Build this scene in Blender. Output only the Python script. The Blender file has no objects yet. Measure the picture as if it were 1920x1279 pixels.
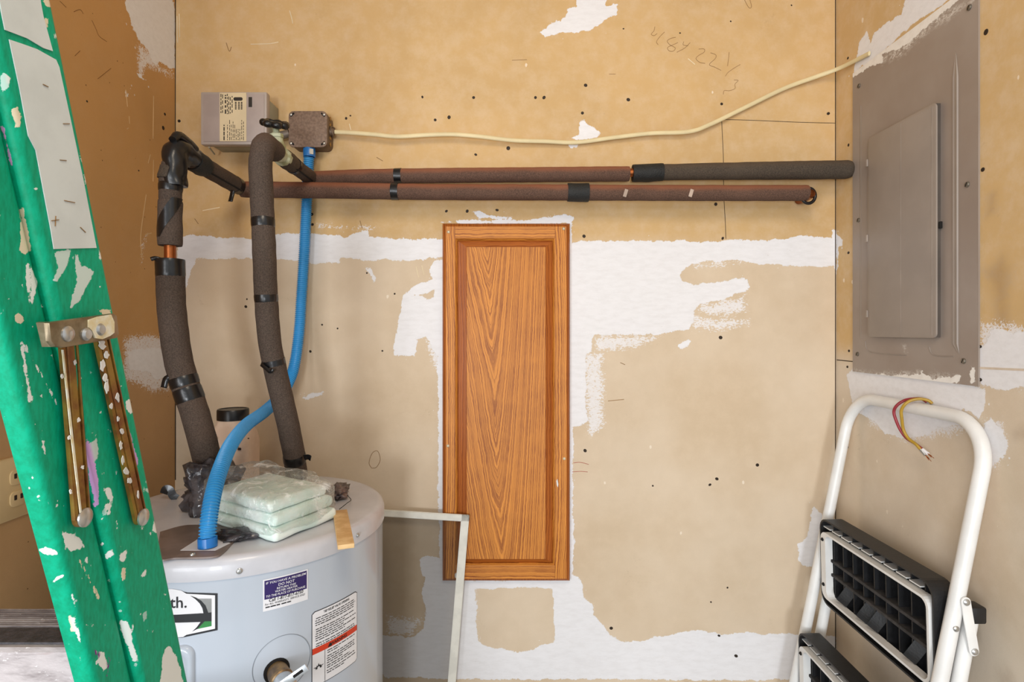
import bpy, bmesh, math, random
import numpy as np
from mathutils import Vector, Matrix, noise as mnoise

random.seed(7)
rng = np.random.default_rng(11)
F = 1067.0            # focal length in pixels of the 1920 wide frame (20 mm lens)
H = 1.55              # eye height
HZ = 620.0            # horizon row
YB = 1.53             # back wall
XR, XL = 0.872, -0.906
SC = bpy.context.scene
COL = SC.collection

# ------------------------------------------------------------------ camera, world, lights
cam_d = bpy.data.cameras.new('camera')
cam_d.sensor_width = 36.0
cam_d.lens = F / 1920 * 36
cam_d.shift_y = -(639.5 - HZ) / 1920
cam_d.clip_start = 0.02
cam = bpy.data.objects.new('camera', cam_d)
cam.location = (0, 0, H)
cam.rotation_euler = (math.pi / 2, 0, 0)
COL.objects.link(cam)
SC.camera = cam

world = bpy.data.worlds.new('world')
SC.world = world
world.use_nodes = True
world.node_tree.nodes['Background'].inputs[0].default_value = (0.93, 0.96, 1.0, 1)
world.node_tree.nodes['Background'].inputs[1].default_value = 0.90

def area(name, loc, target, size, power, col, spread=math.pi):
    d = bpy.data.lights.new(name, 'AREA')
    d.energy = power
    d.color = col
    d.shape = 'RECTANGLE'
    d.size, d.size_y = size
    d.spread = spread
    o = bpy.data.objects.new(name, d)
    o.location = loc
    o.rotation_euler = (Vector(target) - Vector(loc)).to_track_quat('-Z', 'Y').to_euler()
    COL.objects.link(o)
    return o
# daylight from the open garage door behind the camera (low) and the warm lamp overhead
area('daylight_opening', (-0.30, -3.2, 0.95), (0.1, 1.5, 1.3), (0.55, 0.5), 62, (0.90, 0.95, 1.0))
area('added_side_light', (-1.75, -2.5, 1.55), (0.6, 1.2, 1.4), (1.3, 1.7), 82, (0.95, 0.97, 1.0))  # added unseen soft source at the left front, brightens the right wall
area('ceiling_lamp', (0.10, -0.35, 2.66), (0.0, 1.5, 1.55), (0.5, 0.5), 12, (1.0, 0.84, 0.64))

SC.view_settings.view_transform = 'Standard'
SC.view_settings.look = 'None'
SC.view_settings.gamma = 1.0
SC.view_settings.use_curve_mapping = False
SC.view_settings.exposure = -0.10

# ------------------------------------------------------------------ helpers
def P(px, py, Y):
    return Vector(((px - 960) / F * Y, Y, H + (HZ - py) / F * Y))
def PX(px, py, x):
    return P(px, py, x * F / (px - 960))
def lin(c):
    out = []
    for v in c[:3]:
        v = v / 255.0
        out.append(v / 12.92 if v <= 0.04045 else ((v + 0.055) / 1.055) ** 2.4)
    return (*out, 1.0)

def tag(o, label=None, cat=None, group=None, kind=None):
    if label: o['label'] = label
    if cat: o['category'] = cat
    if group: o['group'] = group
    if kind: o['kind'] = kind
    return o
def empty(name, loc, label=None, cat=None, group=None):
    o = bpy.data.objects.new(name, None)
    o.location = loc
    o.empty_display_size = 0.05
    COL.objects.link(o)
    return tag(o, label, cat, group)
def link(name, me, mat, parent=None):
    o = bpy.data.objects.new(name, me)
    if mat is not None:
        me.materials.clear()
        me.materials.append(mat)
    COL.objects.link(o)
    if parent is not None:
        o.parent = parent
        off = parent.location if parent.parent is None else Vector((0, 0, 0))
        o.matrix_parent_inverse = Matrix.Translation(-off)
    return o
def mesh(name, verts, faces, smooth=False):
    me = bpy.data.meshes.new(name)
    me.from_pydata([tuple(v) for v in verts], [], faces)
    me.update()
    if smooth:
        me.polygons.foreach_set('use_smooth', [True] * len(me.polygons))
    return me
def from_bm(name, bm, smooth=False, angle=None):
    bmesh.ops.recalc_face_normals(bm, faces=bm.faces[:])
    me = bpy.data.meshes.new(name)
    bm.to_mesh(me)
    bm.free()
    if smooth:
        me.polygons.foreach_set('use_smooth', [True] * len(me.polygons))
        if angle:
            me.set_sharp_from_angle(angle=math.radians(angle))
    return me
def obj(name, verts, faces, mat, parent=None, smooth=False):
    return link(name, mesh(name, verts, faces, smooth), mat, parent)

def box_bm(c, s, rot=None, bevel=0.0, seg=2):
    bm = bmesh.new()
    bmesh.ops.create_cube(bm, size=1)
    for v in bm.verts:
        v.co = Vector((v.co.x * s[0], v.co.y * s[1], v.co.z * s[2]))
    if bevel:
        bmesh.ops.bevel(bm, geom=bm.edges[:], offset=bevel, segments=seg, affect='EDGES', profile=0.5)
    M_ = Matrix.Translation(Vector(c)) @ (rot.to_4x4() if rot is not None else Matrix())
    bm.transform(M_)
    return bm
def box(name, c, s, mat, parent=None, rot=None, bevel=0.0, seg=2, smooth=True):
    return link(name, from_bm(name, box_bm(c, s, rot, bevel, seg), smooth and bevel > 0, 40), mat, parent)
def join_bm(bms):
    out = bmesh.new()
    for b in bms:
        me = bpy.data.meshes.new('tmp')
        b.to_mesh(me)
        b.free()
        out.from_mesh(me)
        bpy.data.meshes.remove(me)
    return out

def crom(pts, n=12):
    pts = [Vector(p) for p in pts]
    if len(pts) < 3:
        return [pts[0].lerp(pts[-1], i / n) for i in range(n + 1)]
    q = [pts[0] * 2 - pts[1]] + pts + [pts[-1] * 2 - pts[-2]]
    out = []
    for i in range(1, len(q) - 2):
        p0, p1, p2, p3 = q[i - 1:i + 3]
        for k in range(n):
            t = k / n
            out.append(0.5 * ((2 * p1) + (p2 - p0) * t + (2 * p0 - 5 * p1 + 4 * p2 - p3) * t * t + (3 * p1 - p0 - 3 * p2 + p3) * t ** 3))
    out.append(pts[-1].copy())
    return out
def resample(pts, step):
    d = [0.0]
    for a, b in zip(pts, pts[1:]):
        d.append(d[-1] + (b - a).length)
    n = max(2, int(round(d[-1] / step)))
    out, j = [], 0
    for i in range(n + 1):
        t = d[-1] * i / n
        while j < len(d) - 2 and d[j + 1] < t:
            j += 1
        w = (t - d[j]) / max(1e-9, d[j + 1] - d[j])
        out.append(pts[j].lerp(pts[j + 1], min(1, max(0, w))))
    return out
def frames(pts):
    n = len(pts)
    tang = []
    for i in range(n):
        a, b = pts[max(0, i - 1)], pts[min(n - 1, i + 1)]
        tang.append((b - a).normalized())
    ref = Vector((0, 0, 1)) if abs(tang[0].z) < 0.9 else Vector((0, -1, 0))
    u = (ref - tang[0] * ref.dot(tang[0])).normalized()
    fr = []
    for t in tang:
        u = (u - t * u.dot(t)).normalized()
        fr.append((u.copy(), t.cross(u)))
    return fr
def sweep_data(pts, r, seg=20, cap=True, prof=None, wob=0.0, frz=None):
    """tube along pts; r scalar or list; prof = list of (a,b) for a fixed cross section"""
    n = len(pts)
    rr = r if isinstance(r, (list, tuple)) else [r] * n
    fr = frz or frames(pts)
    vs, fs = [], []
    k = len(prof) if prof else seg
    for i in range(n):
        u, w = fr[i]
        for j in range(k):
            if prof:
                a, b = prof[j]
                vs.append(pts[i] + u * a + w * b)
            else:
                an = 2 * math.pi * j / k
                dirv = u * math.cos(an) + w * math.sin(an)
                q = rr[i]
                if wob:
                    q *= 1 + wob * mnoise.noise(pts[i] * 40 + dirv * 1.3)
                vs.append(pts[i] + dirv * q)
    for i in range(n - 1):
        for j in range(k):
            a, b = i * k + j, i * k + (j + 1) % k
            fs.append((a, b, b + k, a + k))
    if cap:
        fs.append(tuple(reversed(range(k))))
        fs.append(tuple(range((n - 1) * k, n * k)))
    return vs, fs
def sweep(name, pts, r, mat, parent=None, seg=20, cap=True, prof=None, smooth=True, wob=0.0, frz=None):
    vs, fs = sweep_data(pts, r, seg, cap, prof, wob, frz)
    me = mesh(name, vs, fs, smooth)
    if smooth:
        me.set_sharp_from_angle(angle=math.radians(50))
    return link(name, me, mat, parent)

def poly_prism(name, poly, to3d, thick_vec, mat, parent=None, bevel=0.0, seg=2):
    """2D polygon (list) -> 3D through to3d, extruded by thick_vec"""
    bm = bmesh.new()
    vs = [bm.verts.new(to3d(p)) for p in poly]
    f = bm.faces.new(vs)
    r = bmesh.ops.extrude_face_region(bm, geom=[f])
    nv = [g for g in r['geom'] if isinstance(g, bmesh.types.BMVert)]
    bmesh.ops.translate(bm, verts=nv, vec=Vector(thick_vec))
    bmesh.ops.recalc_face_normals(bm, faces=bm.faces[:])
    if bevel:
        top = [e for e in bm.edges if all(v in nv for v in e.verts)]
        bmesh.ops.bevel(bm, geom=top, offset=bevel, segments=seg, affect='EDGES', profile=0.5)
    return link(name, from_bm(name, bm, bevel > 0, 35), mat, parent)
def rrect(u0, v0, u1, v1, r, n=5):
    out = []
    for cx, cy, a0 in ((u1 - r, v1 - r, 0), (u0 + r, v1 - r, 90), (u0 + r, v0 + r, 180), (u1 - r, v0 + r, 270)):
        for i in range(n + 1):
            a = math.radians(a0 + 90 * i / n)
            out.append((cx + r * math.cos(a), cy + r * math.sin(a)))
    return out
def lathe_data(profile, axis_o, axis_d, seg=32, ref=None):
    axis_d = Vector(axis_d).normalized()
    ref = Vector(ref) if ref else (Vector((1, 0, 0)) if abs(axis_d.x) < 0.9 else Vector((0, 0, 1)))
    u = (ref - axis_d * ref.dot(axis_d)).normalized()
    w = axis_d.cross(u)
    vs, fs = [], []
    o = Vector(axis_o)
    for r, h in profile:
        for j in range(seg):
            a = 2 * math.pi * j / seg
            vs.append(o + axis_d * h + (u * math.cos(a) + w * math.sin(a)) * r)
    n = len(profile)
    for i in range(n - 1):
        for j in range(seg):
            a, b = i * seg + j, i * seg + (j + 1) % seg
            fs.append((a, b, b + seg, a + seg))
    fs.append(tuple(reversed(range(seg))))
    fs.append(tuple(range((n - 1) * seg, n * seg)))
    return vs, fs
def lathe(name, profile, o, d, mat, parent=None, seg=32, angle=40, ref=None):
    vs, fs = lathe_data(profile, o, d, seg, ref)
    me = mesh(name, vs, fs, True)
    me.set_sharp_from_angle(angle=math.radians(angle))
    return link(name, me, mat, parent)
def text_data(body, size, align='CENTER', bold=0.0, res=2):
    cu = bpy.data.curves.new('t', 'FONT')
    cu.body = body
    cu.size = size
    cu.align_x = align
    cu.offset = bold
    cu.resolution_u = res
    ob = bpy.data.objects.new('t', cu)
    COL.objects.link(ob)
    bpy.context.view_layer.update()
    dg = bpy.context.evaluated_depsgraph_get()
    me = bpy.data.meshes.new_from_object(ob.evaluated_get(dg))
    vs = [(v.co.x, v.co.y) for v in me.vertices]
    fs = [tuple(p.vertices) for p in me.polygons]
    bpy.data.objects.remove(ob)
    bpy.data.curves.remove(cu)
    bpy.data.meshes.remove(me)
    return vs, fs

# ------------------------------------------------------------------ node helpers / materials
class NT:
    def __init__(s, mat):
        mat.use_nodes = True
        s.t = mat.node_tree
        s.t.nodes.clear()
        s.out = s.n('ShaderNodeOutputMaterial')
    def n(s, typ, inp=None, **kw):
        nd = s.t.nodes.new(typ)
        for k, v in kw.items():
            setattr(nd, k, v)
        for k, v in (inp or {}).items():
            s.set(nd.inputs[k], v)
        return nd
    def set(s, sock, v):
        if isinstance(v, bpy.types.NodeSocket):
            s.t.links.new(v, sock)
        else:
            sock.default_value = v
    def m(s, op, a, b=0.0, c=0.0, clamp=False):
        nd = s.n('ShaderNodeMath', operation=op, use_clamp=clamp)
        s.set(nd.inputs[0], a); s.set(nd.inputs[1], b); s.set(nd.inputs[2], c)
        return nd.outputs[0]
    def ss(s, x, lo, hi, tlo=0.0, thi=1.0):
        nd = s.n('ShaderNodeMapRange', interpolation_type='SMOOTHSTEP')
        for k, v in zip(range(5), (x, lo, hi, tlo, thi)):
            s.set(nd.inputs[k], v)
        return nd.outputs[0]
    def mix(s, f, a, b, mode='MIX'):
        nd = s.n('ShaderNodeMix', data_type='RGBA', blend_type=mode)
        s.set(nd.inputs[0], f); s.set(nd.inputs[6], a); s.set(nd.inputs[7], b)
        return nd.outputs[2]
    def pos(s):
        return s.n('ShaderNodeTexCoord').outputs['Object']
    def sc(s, vec, xyz):
        nd = s.n('ShaderNodeVectorMath', operation='MULTIPLY')
        s.set(nd.inputs[0], vec); nd.inputs[1].default_value = xyz
        return nd.outputs[0]
    def noise(s, vec, scale, detail=4, rough=0.55, dist=0.0):
        return s.n('ShaderNodeTexNoise', {'Vector': vec, 'Scale': scale, 'Detail': detail, 'Roughness': rough, 'Distortion': dist}).outputs[0]
    def vor(s, vec, scale, out='Distance'):
        return s.n('ShaderNodeTexVoronoi', {'Vector': vec, 'Scale': scale})
    def attr(s, name):
        return s.n('ShaderNodeAttribute', attribute_name=name)
    def bump(s, h, strength, dist, normal=None):
        nd = s.n('ShaderNodeBump', {'Height': h, 'Strength': strength, 'Distance': dist})
        if normal is not None: s.set(nd.inputs['Normal'], normal)
        return nd.outputs[0]
    def bsdf(s, **inp):
        b = s.n('ShaderNodeBsdfPrincipled')
        for k, v in inp.items():
            s.set(b.inputs[k.replace('_', ' ')], v)
        s.t.links.new(b.outputs[0], s.out.inputs[0])
        return b

MATS = {}
def simple(name, rgb, rough=0.5, metal=0.0, var=0.12, vscale=14, bump=0.0, bscale=200, spec=0.5, coat=0.0, rgb2=None, lo=0.35, hi=0.65):
    if name in MATS: return MATS[name]
    mat = bpy.data.materials.new(name)
    t = NT(mat)
    p = t.pos()
    c = lin(rgb)
    c2 = lin(rgb2) if rgb2 else (c[0] * (1 - var * 2), c[1] * (1 - var * 2), c[2] * (1 - var * 2), 1)
    f = t.ss(t.noise(p, vscale, 5), lo, hi)
    colr = t.mix(f, c2, c)
    kw = dict(Base_Color=colr, Roughness=rough, Metallic=metal)
    b = t.bsdf(**kw)
    b.inputs['Specular IOR Level'].default_value = spec
    b.inputs['Coat Weight'].default_value = coat
    if bump:
        t.set(b.inputs['Normal'], t.bump(t.noise(p, bscale, 3), bump, 0.002))
    MATS[name] = mat
    return mat

def wall_mat(name, joint_z, upper, lower, jw=0.006):
    mat = bpy.data.materials.new(name)
    t = NT(mat)
    p = t.pos()
    z = t.n('ShaderNodeSeparateXYZ', {0: p}).outputs[2]
    big = t.noise(p, 3.5, 4)
    mid = t.noise(p, 26, 6, 0.68)
    fine = t.noise(p, 150, 5, 0.75)
    vfine = t.noise(p, 600, 2, 0.6)
    # bare drywall paper: upper board yellower
    zz = t.m('ADD', z, t.m('MULTIPLY', t.m('SUBTRACT', big, 0.5), 0.05))
    up = t.ss(zz, joint_z - 0.03, joint_z + 0.05)
    base = t.mix(up, lin(lower), lin(upper))
    base = t.mix(t.ss(big, 0.3, 0.7, 0, 0.34), base, lin([c * 0.86 for c in upper]))
    base = t.mix(t.ss(mid, 0.35, 0.75, 0, 0.26), base, lin([min(255, c * 1.05) for c in lower]))
    base = t.mix(t.ss(vfine, 0.3, 0.75, 0, 0.10), base, lin([c * 0.8 for c in lower]))
    # small dirt specks
    vo = t.vor(p, 42)
    sepc = t.n('ShaderNodeSeparateColor', {0: vo.outputs['Color']})
    spk = t.m('MULTIPLY', t.m('LESS_THAN', vo.outputs['Distance'], t.m('MULTIPLY', sepc.outputs[1], 0.085)), t.m('GREATER_THAN', sepc.outputs[0], 0.86))
    base = t.mix(t.m('MULTIPLY', spk, 0.7), base, lin((70, 45, 25)))
    vo3 = t.vor(t.sc(p, (1, 1, 0.6)), 24)
    s3 = t.n('ShaderNodeSeparateColor', {0: vo3.outputs['Color']})
    spk3 = t.m('MULTIPLY', t.m('LESS_THAN', t.m('ADD', vo3.outputs['Distance'], t.m('MULTIPLY', t.m('SUBTRACT', fine, 0.5), 0.12)), t.m('MULTIPLY', s3.outputs[1], 0.10)), t.m('GREATER_THAN', s3.outputs[0], 0.90))
    base = t.mix(t.m('MULTIPLY', spk3, 0.65), base, lin((236, 224, 206)))
    dirt = t.m('MULTIPLY', t.ss(t.noise(p, 7, 6, 0.75, 0.6), 0.60, 0.74), t.ss(t.noise(p, 190, 3, 0.8), 0.50, 0.66))
    base = t.mix(t.m('MULTIPLY', dirt, 0.35), base, lin((120, 90, 56)))
    # stains
    st = t.attr('stain').outputs['Fac']
    stm = t.ss(t.m('ADD', st, t.m('MULTIPLY', t.m('SUBTRACT', mid, 0.5), 0.05)), -0.022, 0.02, 0, 0.32)
    base = t.mix(stm, base, lin((112, 78, 42)))
    # joint compound, opaque
    rag = t.m('ADD', t.m('MULTIPLY', t.m('SUBTRACT', mid, 0.5), 0.026), t.m('MULTIPLY', t.m('SUBTRACT', fine, 0.5), 0.0120))
    sd = t.attr('sd').outputs['Fac']
    mA = t.ss(t.m('ADD', sd, rag), -0.0006, 0.0006)
    # thin smears
    stv = t.noise(t.sc(p, (0.55, 1, 1)), 240, 3, 0.8)
    th = t.attr('thin').outputs['Fac']
    e = t.m('ADD', th, t.m('MULTIPLY', rag, 1.4))
    cov = t.ss(e, -0.008, 0.024, 0.34, 0.62)
    mB = t.m('MULTIPLY', t.ss(t.m('SUBTRACT', cov, stv), -0.03, 0.05), t.ss(e, -0.006, 0.0))
    # stray crumbs of compound near patches
    vo2 = t.vor(p, 95)
    s2 = t.n('ShaderNodeSeparateColor', {0: vo2.outputs['Color']})
    crumb = t.m('MULTIPLY', t.m('LESS_THAN', vo2.outputs['Distance'], t.m('MULTIPLY', s2.outputs[1], 0.28)), t.m('GREATER_THAN', t.m('ADD', s2.outputs[0], t.m('MULTIPLY', sd, 4.0)), 0.86))
    crumb = t.m('MULTIPLY', crumb, t.ss(sd, -0.045, -0.01))
    mk = t.m('MAXIMUM', mA, t.m('MAXIMUM', t.m('MULTIPLY', mB, 0.85), t.m('MULTIPLY', crumb, 0.8)))
    wn = t.noise(t.sc(p, (0.5, 1, 1.6)), 60, 5, 0.7)
    white = t.mix(t.ss(wn, 0.35, 0.75, 0, 0.24), lin((229, 228, 230)), lin((196, 192, 190)))
    scratch = t.m('MULTIPLY', t.ss(t.noise(t.sc(p, (1, 1, 3.0)), 75, 3, 0.6, 1.2), 0.73, 0.77), 0.5)
    white = t.mix(scratch, white, lin((150, 130, 108)))
    colr = t.mix(mk, base, white)
    hgt = t.m('ADD', t.m('MULTIPLY', mA, 1.0), t.m('ADD', t.m('MULTIPLY', wn, 0.25), t.m('MULTIPLY', fine, 0.10)))
    b = t.bsdf(Base_Color=colr, Roughness=0.72, Normal=t.bump(hgt, 0.35, 0.0025))
    b.inputs['Specular IOR Level'].default_value = 0.25
    return mat

def sdf(poly, U, V):
    poly = np.asarray(poly, float)
    a, b = poly, np.roll(poly, -1, 0)
    best = np.full(U.shape, 1e9)
    ins = np.zeros(U.shape, bool)
    for (x0, y0), (x1, y1) in zip(a, b):
        dx, dy = x1 - x0, y1 - y0
        L2 = dx * dx + dy * dy + 1e-12
        tt = np.clip(((U - x0) * dx + (V - y0) * dy) / L2, 0, 1)
        best = np.minimum(best, (U - x0 - tt * dx) ** 2 + (V - y0 - tt * dy) ** 2)
        if abs(dy) > 1e-12:
            ins ^= ((y0 > V) != (y1 > V)) & (U < x0 + (V - y0) / dy * dx)
    d = np.sqrt(best)
    return np.where(ins, d, -d)
def field(polys, U, V, minus=()):
    out = np.full(U.shape, -0.08)
    def one(poly):
        p = np.asarray(poly)
        m = (U > p[:, 0].min() - 0.08) & (U < p[:, 0].max() + 0.08) & (V > p[:, 1].min() - 0.08) & (V < p[:, 1].max() + 0.08)
        r = np.full(U.shape, -0.08)
        r[m] = sdf(p, U[m], V[m])
        return r
    for q in polys:
        out = np.maximum(out, one(q))
    for q in minus:
        out = np.minimum(out, -one(q))
    return out
def sheet(name, us, vs, to3d, mat, fields, kind=None, parent=None, flip=False, smooth=True):
    """dense grid with float attributes; fields = {attr: array (nv,nu)}"""
    nu, nv = len(us), len(vs)
    UU, VV = np.meshgrid(us, vs)
    co = to3d(UU, VV).reshape(-1, 3)
    i = np.arange((nv - 1) * (nu - 1))
    r, c = i // (nu - 1), i % (nu - 1)
    a = r * nu + c
    quad = np.stack([a, a + 1, a + nu + 1, a + nu], 1)
    if flip: quad = quad[:, ::-1]
    me = bpy.data.meshes.new(name)
    me.vertices.add(len(co)); me.vertices.foreach_set('co', co.astype(np.float32).ravel())
    me.loops.add(quad.size); me.loops.foreach_set('vertex_index', quad.astype(np.int32).ravel())
    me.polygons.add(len(quad)); me.polygons.foreach_set('loop_start', (np.arange(len(quad)) * 4).astype(np.int32))
    me.update(calc_edges=True)
    if smooth: me.polygons.foreach_set('use_smooth', np.ones(len(quad), bool))
    for k, arr in fields.items():
        if arr.ndim == 3:
            at = me.attributes.new(k, 'FLOAT_COLOR', 'POINT')
            at.data.foreach_set('color', arr.astype(np.float32).ravel())
        else:
            at = me.attributes.new(k, 'FLOAT', 'POINT')
            at.data.foreach_set('value', arr.astype(np.float32).ravel())
    o = link(name, me, mat, parent)
    if kind: o['kind'] = kind
    return o

# ------------------------------------------------------------------ the setting
bk = lambda px, py: (P(px, py, YB).x, P(px, py, YB).z)
lf = lambda px, py: (PX(px, py, XL).y, PX(px, py, XL).z)
rt = lambda px, py: (PX(px, py, XR).y, PX(px, py, XR).z)
def pj(f, pts): return [f(*q) for q in pts]

BACK_WHITE = [
    # joint band left of the cabinet door
    [(332, 452), (342, 446), (360, 441), (420, 447), (470, 446), (520, 440), (560, 438), (592, 439), (640, 440), (646, 445), (660, 438), (688, 434), (692, 444), (740, 448), (800, 449), (832, 450), (832, 482), (806, 484), (796, 490), (740, 489), (690, 486), (640, 484), (636, 494), (592, 494), (560, 488), (520, 486), (470, 484), (400, 486), (368, 482), (362, 500), (350, 535), (342, 542), (334, 520)],
    # patch left of the door
    [(832, 486), (818, 490), (806, 502), (804, 512), (812, 524), (790, 530), (772, 538), (758, 551), (748, 600), (737, 655), (740, 664), (760, 668), (778, 668), (783, 637), (798, 630), (808, 648), (816, 668), (822, 670), (832, 660)],
    # edge strips round the door
    [(819, 640), (832, 640), (832, 1108), (823, 1108), (824, 980), (821, 880), (823, 790)],
    [(826, 418), (826, 414), (896, 414), (990, 413), (1060, 403), (1076, 408), (1071, 420)],
    [(884, 397), (900, 396), (918, 404), (960, 408), (958, 412), (900, 408)],
    [(1064, 418), (1073, 418), (1075, 800), (1074, 900), (1076, 1104), (1064, 1104)],
    [(832, 1088), (1074, 1088), (1074, 1102), (960, 1103), (860, 1101), (832, 1102)],
    # joint band and big patch right of the door
    [(1066, 455), (1110, 452), (1190, 452), (1280, 451), (1340, 453), (1380, 450), (1440, 452), (1480, 446), (1500, 442), (1568, 446), (1568, 502), (1500, 498), (1450, 497), (1390, 489), (1330, 491), (1298, 496), (1284, 505), (1276, 516), (1282, 528), (1300, 534), (1345, 528), (1396, 520), (1404, 538), (1398, 546), (1370, 556), (1345, 564), (1310, 570), (1302, 582), (1300, 606), (1292, 617), (1260, 622), (1230, 627), (1190, 628), (1150, 628), (1116, 628), (1110, 640), (1108, 660), (1098, 665), (1098, 760), (1104, 790), (1092, 798), (1068, 800)],
    # top patch
    [(1080, -30), (1133, -30), (1138, 9), (1157, 7), (1156, 28), (1141, 33), (1124, 46), (1105, 57), (1080, 61), (1060, 60), (1022, 69), (1014, 60), (1030, 47), (1062, 32), (1064, 16), (1080, 12)],
    # dab beside the cable
    [(1072, 259), (1086, 254), (1086, 232), (1095, 221), (1104, 234), (1120, 242), (1128, 250), (1118, 259), (1090, 261)],
    [(1064, 271), (1080, 270), (1087, 273), (1070, 276)],
    # drips and dabs
    [(684, 503), (692, 500), (700, 508), (706, 526), (701, 528), (696, 515), (687, 509)],
    [(568, 747), (584, 737), (606, 735), (603, 743), (580, 750)],
    [(1270, 650), (1290, 636), (1296, 640), (1280, 655)],
    # lower white area
    [(1072, 1074), (1084, 1082), (1092, 1096), (1094, 1120), (1108, 1132), (1112, 1150), (1122, 1165), (1136, 1180), (1150, 1196), (1168, 1202), (1208, 1203), (1226, 1192), (1240, 1194), (1272, 1186), (1310, 1181), (1345, 1190), (1400, 1187), (1480, 1190), (1570, 1192), (1570, 1272), (1400, 1276), (1200, 1274), (900, 1275), (720, 1270), (700, 1188), (740, 1192), (776, 1194), (795, 1180), (798, 1140), (792, 1110), (796, 1085), (790, 1062), (786, 1049), (800, 1044), (834, 1046), (834, 1096), (1074, 1096)],
    # patch at the right corner
    [(1525, 948), (1541, 964), (1548, 1000), (1548, 1056), (1510, 1064), (1496, 1050), (1497, 1020), (1515, 1006), (1519, 975)],
    [(1560, 430), (1570, 430), (1570, 520), (1560, 500)],
]
BACK_HOLE = [
    [(892, 1103), (1036, 1103), (1040, 1170), (1041, 1206), (1015, 1208), (1000, 1219), (965, 1222), (942, 1216), (920, 1214), (896, 1203), (894, 1150)],
    [(776, 553), (800, 550), (813, 545), (813, 556), (804, 561), (792, 556)],
]
BACK_THIN = [
    [(1296, 582), (1340, 596), (1404, 594), (1412, 606), (1380, 618), (1330, 622), (1290, 620)],
    [(1112, 626), (1240, 626), (1232, 638), (1200, 654), (1170, 659), (1116, 661)],
    [(1090, 655), (1134, 660), (1136, 720), (1135, 806), (1108, 822), (1096, 800)],
    [(1290, 570), (1345, 564), (1400, 548), (1404, 590), (1330, 596)],
    [(1290, 490), (1400, 486), (1390, 500), (1300, 506)],
    [(862, 1096), (896, 1096), (898, 1210), (866, 1180)],
    [(588, 419), (640, 420), (716, 426), (700, 432), (600, 430)],
    [(790, 630), (832, 640), (832, 700), (812, 690), (798, 660)],
    [(724, 1150), (790, 1160), (780, 1196), (722, 1196)],
]
xs = np.linspace(XL, XR, 446)
zs = np.concatenate([[0.0], np.arange(H - 0.985, H + 0.93, 0.004), [2.72]])
XX, ZZ = np.meshgrid(xs, zs)
wm_back = wall_mat('bare_drywall_back', H + 0.215, (204, 169, 117), (213, 195, 171))
fl = {'sd': field([pj(bk, q) for q in BACK_WHITE], XX, ZZ, [pj(bk, q) for q in BACK_HOLE]),
      'thin': field([pj(bk, q) for q in BACK_THIN], XX, ZZ),
      'stain': field([], XX, ZZ)}
wall_back = sheet('wall_back', xs, zs, lambda u, v: np.stack([u, np.full_like(u, YB), v], -1), wm_back, fl, 'structure')
tag(wall_back, 'bare tan drywall back wall with white joint compound patches')

YF = 0.30
LEFT_WHITE = [
    [(228, -40), (316, -40), (327, 20), (327.5, 126), (318, 128), (300, 116), (291, 122), (283, 110), (276, 92), (258, 76), (250, 56), (238, 20)],
    [(257, 140), (262, 134), (268, 146), (278, 152), (264, 149)],
    [(234, 168), (238, 168), (239, 180), (236, 182)],
    [(238, 660), (260, 655), (314, 650), (316, 705), (296, 712), (280, 700), (244, 692)],
]
LEFT_THIN = [
    [(254, 70), (285, 95), (300, 120), (330, 140), (322, 145), (280, 130), (262, 150), (256, 140)],
    [(228, 630), (318, 620), (320, 735), (290, 740), (230, 715)],
    [(262, 455), (275, 440), (270, 490), (264, 500)],
]
ys = np.concatenate([[YF, 0.7], np.arange(0.94, YB - 0.001, 0.004), [YB]])
zl = np.concatenate([[0.0, 0.45], np.arange(H - 0.75, H + 0.95, 0.004), [2.72]])
YY, ZL = np.meshgrid(ys, zl)
wm_l = wall_mat('bare_drywall_left', H - 0.065, (198, 152, 96), (190, 152, 108))  # same drywall, with the left wall's shade put into a browner colour
fl = {'sd': field([pj(lf, q) for q in LEFT_WHITE], YY, ZL), 'thin': field([pj(lf, q) for q in LEFT_THIN], YY, ZL), 'stain': field([], YY, ZL)}
wall_left = sheet('wall_left', ys, zl, lambda u, v: np.stack([np.full_like(u, XL), u, v], -1), wm_l, fl, 'structure')
tag(wall_left, 'bare drywall side wall with shade in its brown colour, behind the green ladder')

RIGHT_WHITE = [
    [(1600, 140), (1606, 104), (1612, 78), (1625, 62), (1632, 80), (1640, 60), (1660, 45), (1690, 26), (1700, -10), (1730, -40), (1840, -60), (1840, -40), (1780, -2), (1700, 55), (1640, 110), (1618, 122)],
    [(1836, 655), (1850, 645), (1858, 620), (1880, 613), (1900, 625), (1935, 618), (1935, 724), (1890, 730), (1860, 728), (1836, 716)],
    [(1588, 704), (1600, 690), (1700, 700), (1822, 722), (1846, 730), (1843, 770), (1834, 784), (1822, 768), (1800, 764), (1820, 790), (1810, 800), (1760, 800), (1740, 815), (1700, 822), (1660, 815), (1640, 790), (1600, 770), (1596, 748)],
    [(1846, 796), (1858, 780), (1872, 800), (1888, 830), (1884, 856), (1856, 872), (1838, 850)],
    [(1568, 440), (1579, 450), (1579, 460), (1572, 466), (1573, 500), (1568, 510)],
]
RIGHT_THIN = [
    [(1620, 755), (1700, 760), (1830, 790), (1820, 815), (1700, 832), (1630, 800)],
    [(1834, 600), (1900, 600), (1935, 610), (1935, 735), (1834, 725)],
    [(1840, 780), (1880, 780), (1895, 840), (1870, 880), (1840, 880)],
]
RIGHT_STAIN = [
    [(1858, 365), (1868, 360), (1862, 395), (1852, 405)],
    [(1850, 510), (1880, 480), (1892, 500), (1890, 610), (1870, 610), (1866, 560)],
    [(1905, 810), (1925, 808), (1925, 818), (1905, 818)],
    [(1878, 1262), (1890, 1258), (1900, 1279), (1880, 1290)],
]
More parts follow.
